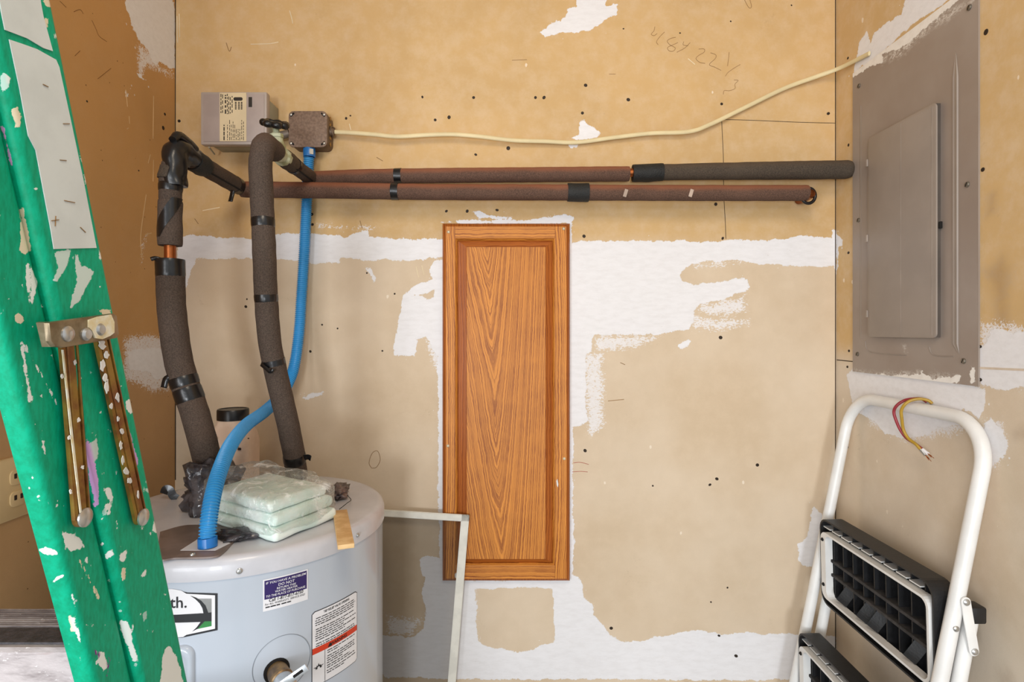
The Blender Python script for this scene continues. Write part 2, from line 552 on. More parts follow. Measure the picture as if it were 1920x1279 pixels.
zr = np.concatenate([[0.0], np.arange(H - 0.80, H + 0.88, 0.004), [2.72]])
yr = np.concatenate([[YF, 0.7], np.arange(0.94, YB - 0.001, 0.004), [YB]])
YY, ZR = np.meshgrid(yr, zr)
wm_r = wall_mat('bare_drywall_right', H - 0.075, (208, 174, 122), (216, 202, 183))
fl = {'sd': field([pj(rt, q) for q in RIGHT_WHITE], YY, ZR), 'thin': field([pj(rt, q) for q in RIGHT_THIN], YY, ZR), 'stain': field([pj(rt, q) for q in RIGHT_STAIN], YY, ZR)}
wall_right = sheet('wall_right', yr, zr, lambda u, v: np.stack([np.full_like(u, XR), u, v], -1), wm_r, fl, 'structure', flip=True)
tag(wall_right, 'bare tan drywall side wall behind the grey breaker panel')

m_conc = simple('concrete', (150, 145, 138), 0.85, var=0.1, vscale=6, bump=0.3, bscale=60)
m_ceil = simple('ceiling_paint', (215, 205, 190), 0.8, var=0.05)
tag(box('floor', (-0.017, -0.9, -0.03), (4.2, 5.4, 0.06), m_conc, bevel=0.0), 'grey concrete floor under the closet', kind='structure')
tag(box('ceiling', (-0.017, 0.9, 2.76), (1.9, 1.4, 0.08), m_ceil), 'pale plaster ceiling over the closet', kind='structure')

# seams, pencil marks and fasteners of the walls
m_dark = simple('dark_gap', (52, 36, 22), 0.9)
m_pencil = simple('pencil_lead', (150, 116, 74), 0.8)
m_hole = simple('fastener_dark', (48, 36, 26), 0.6, metal=0.3)
def ribbon(pts, wid, nrm):
    """flat stroke with a little thickness"""
    nrm = Vector(nrm)
    vs, fs = [], []
    for i, p in enumerate(pts):
        a, b = pts[max(0, i - 1)], pts[min(len(pts) - 1, i + 1)]
        t = (b - a).normalized()
        s_ = t.cross(nrm).normalized() * wid * 0.5
        vs += [p + s_, p + s_ + nrm * 0.0005, p - s_ + nrm * 0.0005, p - s_]
    for i in range(len(pts) - 1):
        o = i * 4
        for j in range(3):
            fs.append((o + j, o + j + 1, o + j + 5, o + j + 4))
    fs += [(0, 1, 2, 3), tuple(len(vs) - 4 + k for k in (3, 2, 1, 0))]
    return vs, fs
def strokes(name, lists, f3, wid, nrm, mat, parent):
    V, Fc = [], []
    for q in lists:
        pts = crom([f3(*a) for a in q], 6) if len(q) > 2 else [f3(*a) for a in q]
        v, f = ribbon(pts, wid, nrm)
        o = len(V)
        V += v
        Fc += [tuple(k + o for k in ff) for ff in f]
    return obj(name, V, Fc, mat, parent)
b3 = lambda px, py: P(px, py, YB)
l3 = lambda px, py: PX(px, py, XL)
r3 = lambda px, py: PX(px, py, XR)
NB, NL, NR = (0, -1, 0), (1, 0, 0), (-1, 0, 0)
strokes('seam', [[(329, -20), (328.6, 200), (329, 470), (329, 900)]], b3, 0.0026, NB, m_dark, wall_back)
strokes('seam', [[(1566.5, -20), (1566.5, 400), (1566.5, 800), (1566.5, 1290)]], b3, 0.0024, NB, m_dark, wall_back)
strokes('crack', [[(1353, 225), (1356, 290), (1357, 360), (1360, 420), (1361, 448)], [(1353, 224), (1420, 226), (1490, 229), (1566, 231)]], b3, 0.0013, NB, m_dark, wall_back)
strokes('seam', [[(1569, 675), (1600, 678)]], r3, 0.0022, NR, m_dark, wall_right)
strokes('seam', [[(1836, 690), (1880, 692), (1930, 694)]], r3, 0.004, NR, simple('paper_tape', (222, 205, 185), 0.8), wall_right)
W4 = [
    [(1228, 50), (1226, 58), (1221, 64), (1226, 67), (1232, 63)], [(1246, 60), (1238, 68), (1231, 78), (1234, 84)],
    [(1267, 70), (1258, 72), (1251, 77), (1256, 84), (1266, 90), (1262, 96), (1254, 95), (1252, 89), (1262, 84), (1271, 80)],
    [(1282, 78), (1281, 84), (1290, 86)], [(1294, 80), (1284, 90), (1269, 98)],
    [(1310, 92), (1320, 92), (1320, 98), (1310, 104), (1305, 110), (1312, 117), (1322, 119)],
    [(1332, 99), (1342, 103), (1341, 110), (1330, 121), (1340, 126), (1352, 132)],
    [(1367, 98), (1366, 110), (1364, 124)], [(1388, 121), (1376, 128), (1365, 136), (1360, 143)],
    [(1376, 150), (1384, 151), (1378, 158), (1378, 166), (1368, 170), (1358, 170), (1356, 177)],
    [(1396, 0), (1400, 8), (1405, 15), (1409, 12), (1405, -4)],
    [(236, 26), (250, 34)], [(960, 113), (988, 112)], [(1142, 139), (1154, 139)],
    [(697, 878), (692, 868), (698, 850), (708, 846), (713, 862), (706, 876), (697, 878)],
]
strokes('pencil_marks', W4, b3, 0.0012, NB, m_pencil, wall_back)['kind'] = 'stuff'
strokes('pencil_marks', [[(112, 2), (124, 14)], [(138, 22), (150, 18), (156, 26)], [(172, 38), (180, 55), (186, 68), (200, 78)], [(140, 105), (150, 95)], [(183, 148), (208, 128)]], l3, 0.0008, NL, simple('pencil_brown', (130, 88, 46), 0.8), wall_left)['kind'] = 'stuff'
strokes('paint_drips', [[(236, 168), (237, 180), (239, 200)], [(242, 218), (243, 232)], [(288, 180), (287, 260)], [(274, 365), (272, 380), (264, 440), (266, 484)], [(282, 290), (278, 306)], [(241, 240), (238, 242)], [(288, 300), (287, 340)], [(272, 440), (284, 437)]], l3, 0.0022, NL, simple('pale_drip', (226, 190, 140), 0.8), wall_left)['kind'] = 'stuff'
strokes('red_crayon_marks', [[(1075, 868), (1088, 867), (1104, 871)], [(1073, 885), (1088, 884), (1102, 885)]], b3, 0.0011, NB, simple('red_crayon', (170, 70, 60), 0.8), wall_back)['kind'] = 'stuff'
strokes('scratch_marks', [[(380, 395), (412, 389)], [(470, 83), (505, 82), (522, 79)], [(543, 20), (547, 34), (549, 44)], [(1290, 110), (1303, 121)], [(332, 30), (333, 80)], [(336, 26), (337, 70)], [(655, 232), (658, 244)], [(780, 500), (785, 520)], [(791, 498), (795, 515)]], b3, 0.0022, NB, simple('pale_scratch', (232, 214, 180), 0.8), wall_back)['kind'] = 'stuff'
strokes('scuff_marks', [[(434, 88), (430, 96), (424, 80)], [(675, 414), (679, 428)], [(365, 410), (372, 420)], [(706, 295), (718, 302)], [(1140, 752), (1170, 749)], [(1163, 680), (1172, 684)]], b3, 0.0016, NB, m_pencil, wall_back)['kind'] = 'stuff'
hole_me = None
HOLES = [(336, 227), (649, 222), (657, 217), (792, 182), (888, 183), (816, 225), (842, 220), (953, 278), (892, 290), (837, 396), (876, 396), (932, 394), (586, 421), (585, 402), (1092, 212), (1004, 183), (1020, 183), (1178, 187), (1098, 160), (1353, 195), (1553, 213), (1342, 383), (1095, 443), (1355, 447), (1351, 633), (1097, 845), (1146, 1178), (1348, 1192), (1344, 898), (1331, 909), (1420, 872), (1224, 911), (1333, 1129), (1364, 1102), (1380, 1230), (461, 575), (463, 561), (582, 659), (604, 609), (633, 616), (688, 512), (740, 551), (717, 658), (395, 313), (310, 214), (1275, 62), (1370, 40), (1484, 10), (1169, 54)]
HOLE_SMALL = {(657, 217), (463, 561), (604, 609), (633, 616), (688, 512), (740, 551), (717, 658), (1380, 230), (1364, 1102), (1333, 1129), (1224, 911), (395, 313), (1275, 62), (1370, 40), (1484, 10), (1169, 54)}
def disc_mesh(name, r, d, seg=12):
    vs, fs = lathe_data([(r * 0.5, -d * 0.4), (r, 0), (r, d), (r * 0.55, d * 1.3), (r * 0.3, d * 0.6)], (0, 0, 0), (0, -1, 0), seg)
    return mesh(name, vs, fs, True)
hm = disc_mesh('screw_head', 0.0043, 0.0005)
hm.materials.append(m_hole)
def put_holes(lst, f3, rotz, parent, sm):
    for q in lst:
        o = bpy.data.objects.new('screw_head', hm)
        COL.objects.link(o)
        o.parent = parent
        s_ = 0.55 if q in sm else 0.85 + random.random() * 0.35
        o.location = f3(*q)
        o.rotation_euler = (0, random.random() * 3, rotz) if rotz == 0 else (0, 0, rotz)
        o.scale = (s_, 1, s_ * (0.7 + random.random() * 0.4))
put_holes(HOLES, b3, 0, wall_back, HOLE_SMALL)
put_holes([(1590, 109), (1591, 272), (1591, 474), (1592, 658), (1589, 688), (1849, 60), (1843, 318), (1838, 650), (1838, 712), (1589, 838), (1840, 944), (1836, 954)], r3, -math.pi / 2, wall_right, {(1836, 954)})
put_holes([(309, 214), (260, 320), (163, 190), (306, 240)], l3, math.pi / 2, wall_left, {(260, 320), (163, 190)})

# ------------------------------------------------------------------ materials of the things
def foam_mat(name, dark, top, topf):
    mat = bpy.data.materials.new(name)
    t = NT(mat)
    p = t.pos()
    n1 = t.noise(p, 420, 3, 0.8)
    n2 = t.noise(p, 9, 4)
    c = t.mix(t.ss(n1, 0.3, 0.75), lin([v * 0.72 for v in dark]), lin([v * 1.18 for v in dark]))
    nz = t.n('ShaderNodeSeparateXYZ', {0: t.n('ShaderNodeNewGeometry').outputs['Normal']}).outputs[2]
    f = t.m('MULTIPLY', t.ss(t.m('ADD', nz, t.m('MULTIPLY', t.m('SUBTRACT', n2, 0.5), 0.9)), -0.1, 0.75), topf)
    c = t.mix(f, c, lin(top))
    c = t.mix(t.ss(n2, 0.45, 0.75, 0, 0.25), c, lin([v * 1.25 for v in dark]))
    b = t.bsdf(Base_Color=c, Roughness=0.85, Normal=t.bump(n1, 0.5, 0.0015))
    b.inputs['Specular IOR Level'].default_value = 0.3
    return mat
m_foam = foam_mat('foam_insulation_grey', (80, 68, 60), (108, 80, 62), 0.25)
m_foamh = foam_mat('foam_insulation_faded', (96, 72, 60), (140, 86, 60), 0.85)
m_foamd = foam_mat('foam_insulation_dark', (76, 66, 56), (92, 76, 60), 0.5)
m_tape = simple('black_vinyl_tape', (22, 22, 24), 0.28, var=0.1, bump=0.15, bscale=90)
m_wrap = simple('black_cloth_wrap', (24, 26, 26), 0.6, bump=0.9, bscale=380)
m_copper = simple('copper', (190, 110, 60), 0.35, metal=0.9, var=0.2)
m_slit = simple('slit_black', (16, 12, 10), 0.9)
m_brassg = simple('valve_body_paint', (190, 196, 170), 0.6, rgb2=(150, 150, 110), vscale=60)
m_blackp = simple('black_plastic', (20, 20, 22), 0.35, var=0.1)
m_blue = simple('blue_conduit', (58, 158, 222), 0.32, var=0.07, vscale=9)
m_bluef = simple('blue_fitting', (32, 120, 200), 0.3, var=0.05)

def curve_px(lst, step=0.004):
    return resample(crom([P(*q) for q in lst], 10), step)
def proj(v):
    return (960 + v.x / v.y * F, HZ - (v.z - H) / v.y * F)
def cut(pts, lo, hi, axis=1):
    return [p for p in pts if lo <= proj(p)[axis] <= hi]

# ------------------------------------------------------------------ pipe run one (left riser, lower run)
def bandtube(name, pts, r, mat, parent, wob=0.0, seg=22):
    n = len(pts)
    rr = [r] * n
    if n > 4:
        rr[0] = rr[-1] = r * 0.97
    return sweep(name, pts, rr, mat, parent, seg=seg, wob=wob)
def tape_tail(pts, wid, mat, parent):
    """loose curled strip; pts along its length"""
    vs, fs = [], []
    c = crom(pts, 6)
    n = len(c)
    for i, p in enumerate(c):
        a, b = c[max(0, i - 1)], c[min(n - 1, i + 1)]
        t = (b - a).normalized()
        s_ = t.cross(Vector((0, 1, 0.2))).normalized() * wid * 0.5
        d = Vector((0, 0.0007, 0))
        vs += [p + s_ - d, p + s_ + d, p - s_ + d, p - s_ - d]
    for i in range(n - 1):
        o = i * 4
        for j in range(4):
            fs.append((o + j, o + (j + 1) % 4, o + 4 + (j + 1) % 4, o + 4 + j))
    fs += [(3, 2, 1, 0), tuple(4 * n - 4 + k for k in range(4))]
    return obj('tape_tail', vs, fs, mat, parent, True)

pipeA = empty('insulated_pipe', (-0.684, 1.17, 1.20), 'taped grey foam covered pipe farthest left, rising from heater to the lower horizontal run', 'pipe', 'foam covered water pipes')
YA = 1.17
xA = -0.692
zE = H + 0.372
riserA = curve_px([(405, 952, 1.21), (398, 905, 1.20), (390, 868, 1.19), (383, 838, YA), (373, 800, YA), (361, 760, YA), (341, 700, YA), (329, 640, YA), (321.5, 570, YA), (319.5, 510, YA), (319, 460, YA), (319, 400, YA), (320.5, 340, YA), (325, 308, YA)])
copperA = riserA + [Vector((xA, YA, zE - 0.03)), Vector((xA, YA + 0.008, zE - 0.008)), Vector((xA, YA + 0.03, zE))]
lowY = 1.455
run0 = Vector((xA, lowY, zE - 0.008))
cp = resample(copperA + [run0 + Vector((0, -0.03, 0)), run0 + Vector((0.01, -0.008, 0)), run0 + Vector((0.03, 0, 0)), P(1515, 361, lowY)], 0.02)
sweep('copper_pipe', cp, 0.0112, m_copper, pipeA, seg=14)
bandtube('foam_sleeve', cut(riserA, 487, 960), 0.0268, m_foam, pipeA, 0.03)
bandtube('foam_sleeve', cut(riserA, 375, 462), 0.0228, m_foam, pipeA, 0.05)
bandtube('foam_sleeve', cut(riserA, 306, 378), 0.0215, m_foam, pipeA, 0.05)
for lo, hi, r in ((486, 522, 0.0276), (705, 726, 0.0280), (727, 752, 0.0279), (341, 359, 0.0226)):
    bandtube('tape_band', cut(riserA, lo, hi), r, m_tape, pipeA, 0.02)
# torn foam collar
bandtube('foam_sleeve', cut(riserA, 314, 338), 0.0238, m_foamd, pipeA, 0.12)
# spiral tape on the upper sleeve
sp = cut(riserA, 372, 448)
fr = frames(sp)
vs, fs = [], []
n = len(sp)
for i in range(n):
    for k in range(9):
        a = -0.9 + 2.2 * i / n + (k / 8 - 0.5) * 1.1
        dirv = Vector((math.sin(a), -math.cos(a), 0))
        vs.append(sp[i] + dirv * 0.0238)
for i in range(n - 1):
    for k in range(8):
        o = i * 9 + k
        fs.append((o, o + 1, o + 10, o + 9))
so = obj('tape_spiral', vs, fs, m_tape, pipeA, True)
# bulky taped elbow and run back to the wall
elb = resample(crom([Vector((xA, YA, zE - 0.075)), Vector((xA, YA, zE - 0.035)), Vector((xA - 0.001, YA, zE - 0.008)), Vector((xA, YA + 0.016, zE + 0.004)), Vector((xA, YA + 0.045, zE)), Vector((xA, YA + 0.075, zE))], 8), 0.004)
bandtube('tape_elbow', elb, 0.0222, m_tape, pipeA, 0.18)
nub = [Vector((xA + 0.002, YA - 0.012, zE + 0.016)), Vector((xA + 0.004, YA + 0.002, zE + 0.030)), Vector((xA + 0.008, YA + 0.03, zE + 0.026)), Vector((xA + 0.010, YA + 0.055, zE + 0.017))]
sweep('tape_fold', resample(crom(nub, 6), 0.004), 0.0085, m_tape, pipeA, seg=10, wob=0.2)
dg = [Vector((xA, y, zE - 0.008 * (y - YA) / 0.285)) for y in np.linspace(YA + 0.05, lowY - 0.012, 24)]
bandtube('foam_sleeve', dg, 0.0205, m_foam, pipeA, 0.04)
bandtube('tape_band', dg[1:7], 0.0242, m_wrap, pipeA, 0.10)
bandtube('tape_band', dg[20:23], 0.0212, m_tape, pipeA, 0.05)
sl = [p + Vector((0.0150, 0, -0.0145)) for p in dg[5:22]]
sweep('sleeve_slit', sl, 0.0022, m_slit, pipeA, seg=8)
tape_tail([P(437, 357, 1.36), P(435, 366, 1.36), P(432, 378, 1.355)], 0.010, m_tape, pipeA)
tape_tail([P(318, 707, 1.15), P(311, 712, 1.148), P(307, 727, 1.147)], 0.012, m_tape, pipeA)
tape_tail([P(303, 487, 1.155), P(292, 484, 1.15), P(283, 486, 1.145)], 0.008, m_tape, pipeA)
runA = resample(crom([run0 + Vector((0.0, 0.0, -0.003)), P(600, 357, lowY), P(800, 360, lowY), P(1050, 361, lowY), P(1300, 362, lowY), P(1513, 362, lowY)], 8), 0.006)
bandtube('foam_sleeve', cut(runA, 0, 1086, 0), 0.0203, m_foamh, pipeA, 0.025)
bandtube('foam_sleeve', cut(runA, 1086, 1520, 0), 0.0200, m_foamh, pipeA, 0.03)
bandtube('tape_band', cut(runA, 1062, 1107, 0), 0.0236, m_wrap, pipeA, 0.06)
bandtube('tape_band', cut(runA, 734, 749, 0), 0.0213, m_tape, pipeA, 0.06)
# open end: copper elbow into the wall inside a black ring
e0 = P(1513, 363, lowY)
el = resample(crom([e0, e0 + Vector((0.012, 0.004, 0)), e0 + Vector((0.016, 0.03, 0)), e0 + Vector((0.016, 0.073, 0))], 6), 0.004)
sweep('copper_elbow', el, 0.0115, m_copper, pipeA, seg=14)
ring = []
for i in range(25):
    a = math.radians(-150 + 250 * i / 24)
    ring.append(P(1518, 366, 1.452) + Vector((math.cos(a) * 0.0175, 0.006, math.sin(a) * 0.0195)))
sweep('rubber_ring', ring, 0.0042, m_tape, pipeA, seg=8)
for px in (1173, 1296):
    box('paint_chip', P(px, 362, lowY - 0.0203), (0.009, 0.0016, 0.02), simple('pale_chip', (185, 165, 150), 0.8), pipeA, Matrix.Rotation(0.3, 3, 'Y'), 0.0006, 1)

# ------------------------------------------------------------------ pipe run two (right riser with gate valve, upper run)
pipeB = empty('insulated_pipe', (-0.52, 1.19, 1.20), 'grey foam covered pipe nearer the middle with green valve, feeding the upper horizontal run', 'pipe', 'foam covered water pipes')
xB, YBp, zB = -0.5236, 1.19, H + 0.396
riserB = curve_px([(563, 935, 1.30), (557, 892, 1.29), (551, 850, 1.27), (541, 800, 1.25), (532, 760, 1.235), (515.5, 690, 1.22), (506, 640, 1.21), (499, 560, 1.20), (495.5, 470, YBp), (492.5, 400, YBp), (489, 330, YBp), (488.5, 300, YBp)])
top = [Vector((xB, YBp, zB - 0.03)), Vector((xB + 0.001, YBp + 0.004, zB - 0.010)), Vector((xB + 0.001, YBp + 0.016, zB)), Vector((xB, YBp + 0.045, zB)), Vector((xB, YBp + 0.085, zB))]
fullB = resample(riserB + top, 0.004)
upY = 1.487
cB = fullB + [Vector((xB, upY - 0.03, zB)), Vector((xB + 0.01, upY - 0.006, zB)), Vector((xB + 0.04, upY, zB + 0.002)), P(900, 328, 1.483), P(1560, 318, 1.462)]
sweep('copper_pipe', resample(cB, 0.02), 0.0112, m_copper, pipeB, seg=14)
bandtube('foam_sleeve', [p for p in fullB if proj(p)[1] < 897 and (p.y < YBp + 0.07 or p.z < zB - 0.05)], 0.0232, m_foam, pipeB, 0.035)
for lo, hi, r in ((405, 428, 0.0238), (550, 569, 0.0240), (671, 686, 0.0240), (851, 868, 0.0245)):
    bandtube('tape_band', [p for p in fullB if lo <= proj(p)[1] <= hi and p.y < 1.4 and p.z < zB - 0.05], r, m_tape, pipeB, 0.02)
tape_tail([P(489, 683, 1.196), P(498, 690, 1.19), P(507, 697, 1.186), P(512, 692, 1.186)], 0.008, m_tape, pipeB)
tape_tail([P(570, 858, 1.262), P(578, 857, 1.258), P(583, 860, 1.254)], 0.012, m_tape, pipeB)
d2 = [Vector((xB, y, zB + 0.002 * (y - 1.2))) for y in np.linspace(1.30, upY - 0.004, 20)]
bandtube('foam_sleeve', d2, 0.0190, m_foam, pipeB, 0.05)
bandtube('tape_band', d2[0:6], 0.0212, m_foamd, pipeB, 0.12)
bandtube('tape_band', d2[6:8], 0.0205, m_tape, pipeB, 0.08)
sweep('sleeve_slit', [p + Vector((0.0135, 0, -0.0132)) for p in d2[4:17]], 0.0022, m_slit, pipeB, seg=8)
# gate valve
vy = 1.276
vc = Vector((xB, vy, zB))
val = lathe('valve_body', [(0.019, -0.034), (0.021, -0.03), (0.021, -0.018), (0.016, -0.014), (0.018, 0.0), (0.016, 0.014), (0.021, 0.018), (0.021, 0.03), (0.018, 0.034)], vc, (0, 1, 0), m_brassg, pipeB, 12, 30)
lathe('valve_bonnet', [(0.017, 0.0), (0.018, 0.018), (0.015, 0.022), (0.013, 0.034), (0.015, 0.036), (0.015, 0.043), (0.008, 0.046), (0.007, 0.058), (0.004, 0.07)], vc, (-0.08, -0.06, 1), m_brassg, pipeB, 10, 30)
wc = vc + Vector((-0.006, -0.004, 0.066))
ax = Vector((0.20, -0.42, 1)).normalized()
u = ax.orthogonal().normalized(); w = ax.cross(u)
wh = []
for i in range(64):
    a = 2 * math.pi * i / 64
    rr_ = 0.0225 + 0.0024 * math.cos(7 * a)
    wh.append(wc + (u * math.cos(a) + w * math.sin(a)) * rr_)
wv, wf = sweep_data(wh + [wh[0]], [0.0074 + 0.0008 * math.cos(7 * 2 * math.pi * i / 64) for i in range(65)], 10, False)
wheel = obj('hand_wheel', wv, wf, m_blackp, pipeB, True)
for k in range(4):
    a = k * math.pi / 2
    sweep('wheel_spoke', [wc, wc + (u * math.cos(a) + w * math.sin(a)) * 0.024], 0.003, m_blackp, wheel, seg=8)
runB = resample(crom([Vector((xB + 0.008, upY, zB + 0.001)), P(700, 331, 1.486), P(900, 328.5, 1.484), P(1184, 326, 1.478)], 8), 0.006)
bandtube('foam_sleeve', runB[:-1], 0.0190, m_foamh, pipeB, 0.03)
bandtube('tape_band', cut(runB, 738, 756, 0), 0.0198, m_tape, pipeB, 0.08)
runB2 = resample(crom([P(1186, 325, 1.476), P(1300, 322, 1.472), P(1450, 320, 1.467), P(1560, 318.5, 1.462), P(1596, 318, 1.460)], 8), 0.006)
n = len(runB2)
rr_ = [0.0198 + 0.0036 * min(1, i / n * 1.3) for i in range(n)]
rr_[-1] *= 0.82; rr_[-2] *= 0.95
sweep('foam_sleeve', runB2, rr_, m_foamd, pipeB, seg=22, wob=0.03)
bandtube('tape_band', cut(runB2, 1184, 1247, 0), 0.0228, m_wrap, pipeB, 0.07)

# ------------------------------------------------------------------ grey control box with paper label
m_greybox = simple('grey_enamel', (170, 158, 150), 0.45, var=0.05)
m_greybox2 = simple('grey_green_enamel', (150, 148, 132), 0.5, var=0.08)
m_print = simple('print_dark', (42, 36, 30), 0.7)
m_label = simple('paper_label', (214, 196, 160), 0.7, var=0.05)
yf = 1.445
c0, c1 = P(376, 172, yf), P(500, 271, yf)
bx = empty('control_box', ((c0.x + c1.x) / 2, YB, c1.z), 'grey metal control box with tan printed label, mounted left of the square junction box', 'control box')
cx, cz, sx, sz = (c0.x + c1.x) / 2, (c0.z + c1.z) / 2, c1.x - c0.x, c0.z - c1.z
box('body', (cx + 0.004, (yf + 0.018 + YB) / 2, cz - 0.002), (sx - 0.016, YB - yf - 0.018, sz - 0.016), m_greybox2, bx, bevel=0.003)
lid = box('lid', (cx, yf + 0.0105, cz), (sx, 0.021, sz), m_greybox, bx, bevel=0.003)
box('lid_panel', (cx + 0.001, yf - 0.0006, cz), (sx - 0.014, 0.002, sz - 0.014), simple('grey_enamel_face', (166, 152, 146), 0.5, var=0.06), lid, bevel=0.0006)
lb = lambda px, py, d=0.0: P(px, py, yf - 0.0018 - d)
a, b = lb(412, 174), lb(462, 265)
lab = box('paper_label', ((a.x + b.x) / 2, yf - 0.0019, (a.z + b.z) / 2), (b.x - a.x, 0.0008, a.z - b.z), m_label, lid)
V, Fc = [], []
def bar(px0, py0, px1, py1, d=0.0006):
    o = len(V)
    V.extend([lb(px0, py0, d), lb(px1, py0, d), lb(px1, py1, d), lb(px0, py1, d)])
    Fc.append((o, o + 1, o + 2, o + 3))
for i, px in enumerate((413.5, 416.5, 421.5, 425.5, 428, 431, 434.5)):
    y = 176 + (i > 3) * 4 + i % 3
    while y < 213:
        l_ = 2 + random.random() * 6
        bar(px, y, px + (2.6 if px == 421.5 else 1.5), min(214, y + l_))
        y += l_ + 1.6 + random.random() * 2
for i, px in enumerate((419, 426, 430, 433, 436.5, 439.5, 442.5, 446, 449, 452.5, 456)):
    y = 228 + random.choice((0, 6, 14, -3))
    while y < 262:
        l_ = 2 + random.random() * 7
        bar(px, y, px + (2.2 if px == 419 else 1.1), min(263, y + l_))
        y += l_ + 1.3 + random.random()
for px in (440.5, 446.5, 451.5):
    y = 191
    while y < 206:
        bar(px, y, px + 3, y + 2.2)
        y += 3
bar(466, 182, 472.5, 200.5)
obj('print', V, Fc, m_print, lab)['kind'] = 'stuff'
poly_prism('dark_window', [(px, py) for px, py in rrect(438, 182.5, 455, 189, 3)], lambda q: lb(q[0], q[1], 0.0002), (0, -0.0008, 0), m_print, lid)
sweep('hinge_rod', [P(392, 276, 1.455), P(402, 289, 1.50)], 0.002, m_greybox2, bx, seg=8)

# ------------------------------------------------------------------ square junction box
m_jb = simple('galvanised_dusty', (134, 112, 96), 0.6, metal=0.25, rgb2=(112, 92, 78), vscale=160, bump=0.3, bscale=300)
m_jbd = simple('galvanised_dark', (120, 100, 82), 0.55, metal=0.4)
yj = 1.482
a, b = P(541, 208, yj), P(613, 276, yj)
jb = empty('junction_box', ((a.x + b.x) / 2, YB, b.z), 'square dusty metal junction box above the blue conduit', 'junction box')
jpoly = rrect(a.x, b.z, b.x, a.z, 0.013, 4)
poly_prism('body', rrect(a.x + 0.002, b.z + 0.002, b.x + 0.001, a.z - 0.001, 0.014, 4), lambda q: (q[0], YB, q[1]), (0, -(YB - yj - 0.003), 0), m_jbd, jb, 0.001)
cov = poly_prism('cover', jpoly, lambda q: (q[0], yj + 0.004, q[1]), (0, -0.0045, 0), m_jb, jb, 0.0015)
for sx_, sz_ in ((0, 0), (1, 0), (0, 1), (1, 1)):
    q = Vector((a.x + 0.010 if sx_ == 0 else b.x - 0.010, yj - 0.0008, b.z + 0.010 if sz_ == 0 else a.z - 0.010))
    an = math.radians(45 if sx_ == sz_ else -45)
    poly_prism('slot', rrect(-0.0065, -0.0022, 0.0065, 0.0022, 0.002, 3), lambda p, q=q, an=an: (q.x + p[0] * math.cos(an) - p[1] * math.sin(an), q.y, q.z - (p[0] * math.sin(an) + p[1] * math.cos(an))), (0, -0.0008, 0), m_slit, cov)
    lathe('screw', [(0.0035, 0), (0.0035, 0.0015), (0.002, 0.0025)], q + Vector((0.003 * (1 if sx_ else -1), -0.0006, 0.0)), (0, -1, 0), simple('zinc', (190, 185, 175), 0.35, metal=0.8), cov, 10)
for k in range(5):
    lathe('knockout', [(0.0055, 0), (0.0055, 0.001), (0.004, 0.0016)], (b.x + 0.0015, yj + 0.022, b.z + 0.014 + k * 0.017), (1, 0, 0), simple('brass_dull', (170, 130, 70), 0.4, metal=0.6), jb, 10)
q = Vector((b.x + 0.004, yj + 0.026, P(618, 246, yj + 0.02).z))
ringp = [q + Vector((0.003 + 0.003 * math.sin(t_ * 2), 0.010 * math.cos(t_), 0.013 * math.sin(t_))) for t_ in np.linspace(0, 2 * math.pi, 25)]
sweep('cable_clamp', ringp, 0.002, m_jbd, jb, seg=8, cap=False)
lathe('clamp_collar', [(0.010, 0), (0.010, 0.008), (0.007, 0.012)], q - Vector((0.004, 0, 0)), (1, 0, 0), m_jbd, jb, 14)
sweep('conduit_nipple', [P(502, 262, 1.495), P(520, 256, 1.495), P(543, 250, 1.495)], 0.0105, simple('nipple_grey', (128, 116, 104), 0.5, metal=0.3), jb, seg=14)

# ------------------------------------------------------------------ blue corrugated conduit
bl = resample(crom([P(*q) for q in [(579, 296, 1.498), (577, 340, 1.503), (574, 400, 1.508), (570, 480, 1.508), (565, 560, 1.505), (561, 620, 1.495), (553, 680, 1.475), (543, 712, 1.45), (524, 745, 1.40), (496, 772, 1.33), (462, 797, 1.23), (434, 832, 1.13), (413, 880, 1.045), (399, 930, 0.995), (391, 980, 0.968), (389, 1012, 0.957)]], 14), 0.0013)
conduit = empty('corrugated_conduit', bl[-1], 'bright blue corrugated conduit curving from junction box down to the heater top', 'conduit')
rad = [0.0141 if (i % 4) in (0, 1) else 0.0116 for i in range(len(bl))]
sweep('corrugated_tube', bl, rad, m_blue, conduit, seg=16)
t0 = P(580, 279, 1.497)
lathe('connector', [(0.0150, 0.0), (0.0156, 0.004), (0.0156, 0.022), (0.0148, 0.024)], t0 + Vector((0, 0, -0.022)), (0, 0, 1), m_bluef, conduit, 20)
box('connector_label', t0 + Vector((0.010, -0.0125, -0.011)), (0.009, 0.002, 0.014), simple('white_sticker', (225, 220, 205), 0.5), conduit, Matrix.Rotation(0.5, 3, 'Z'))
heat_top = H - 0.367
e1 = bl[-1]
ft = resample([Vector((e1.x + 0.001, e1.y - 0.001, heat_top + 0.004)), e1 + Vector((0, 0, 0.004))], 0.005)
sweep('connector', ft, 0.0152, m_bluef, conduit, seg=20)

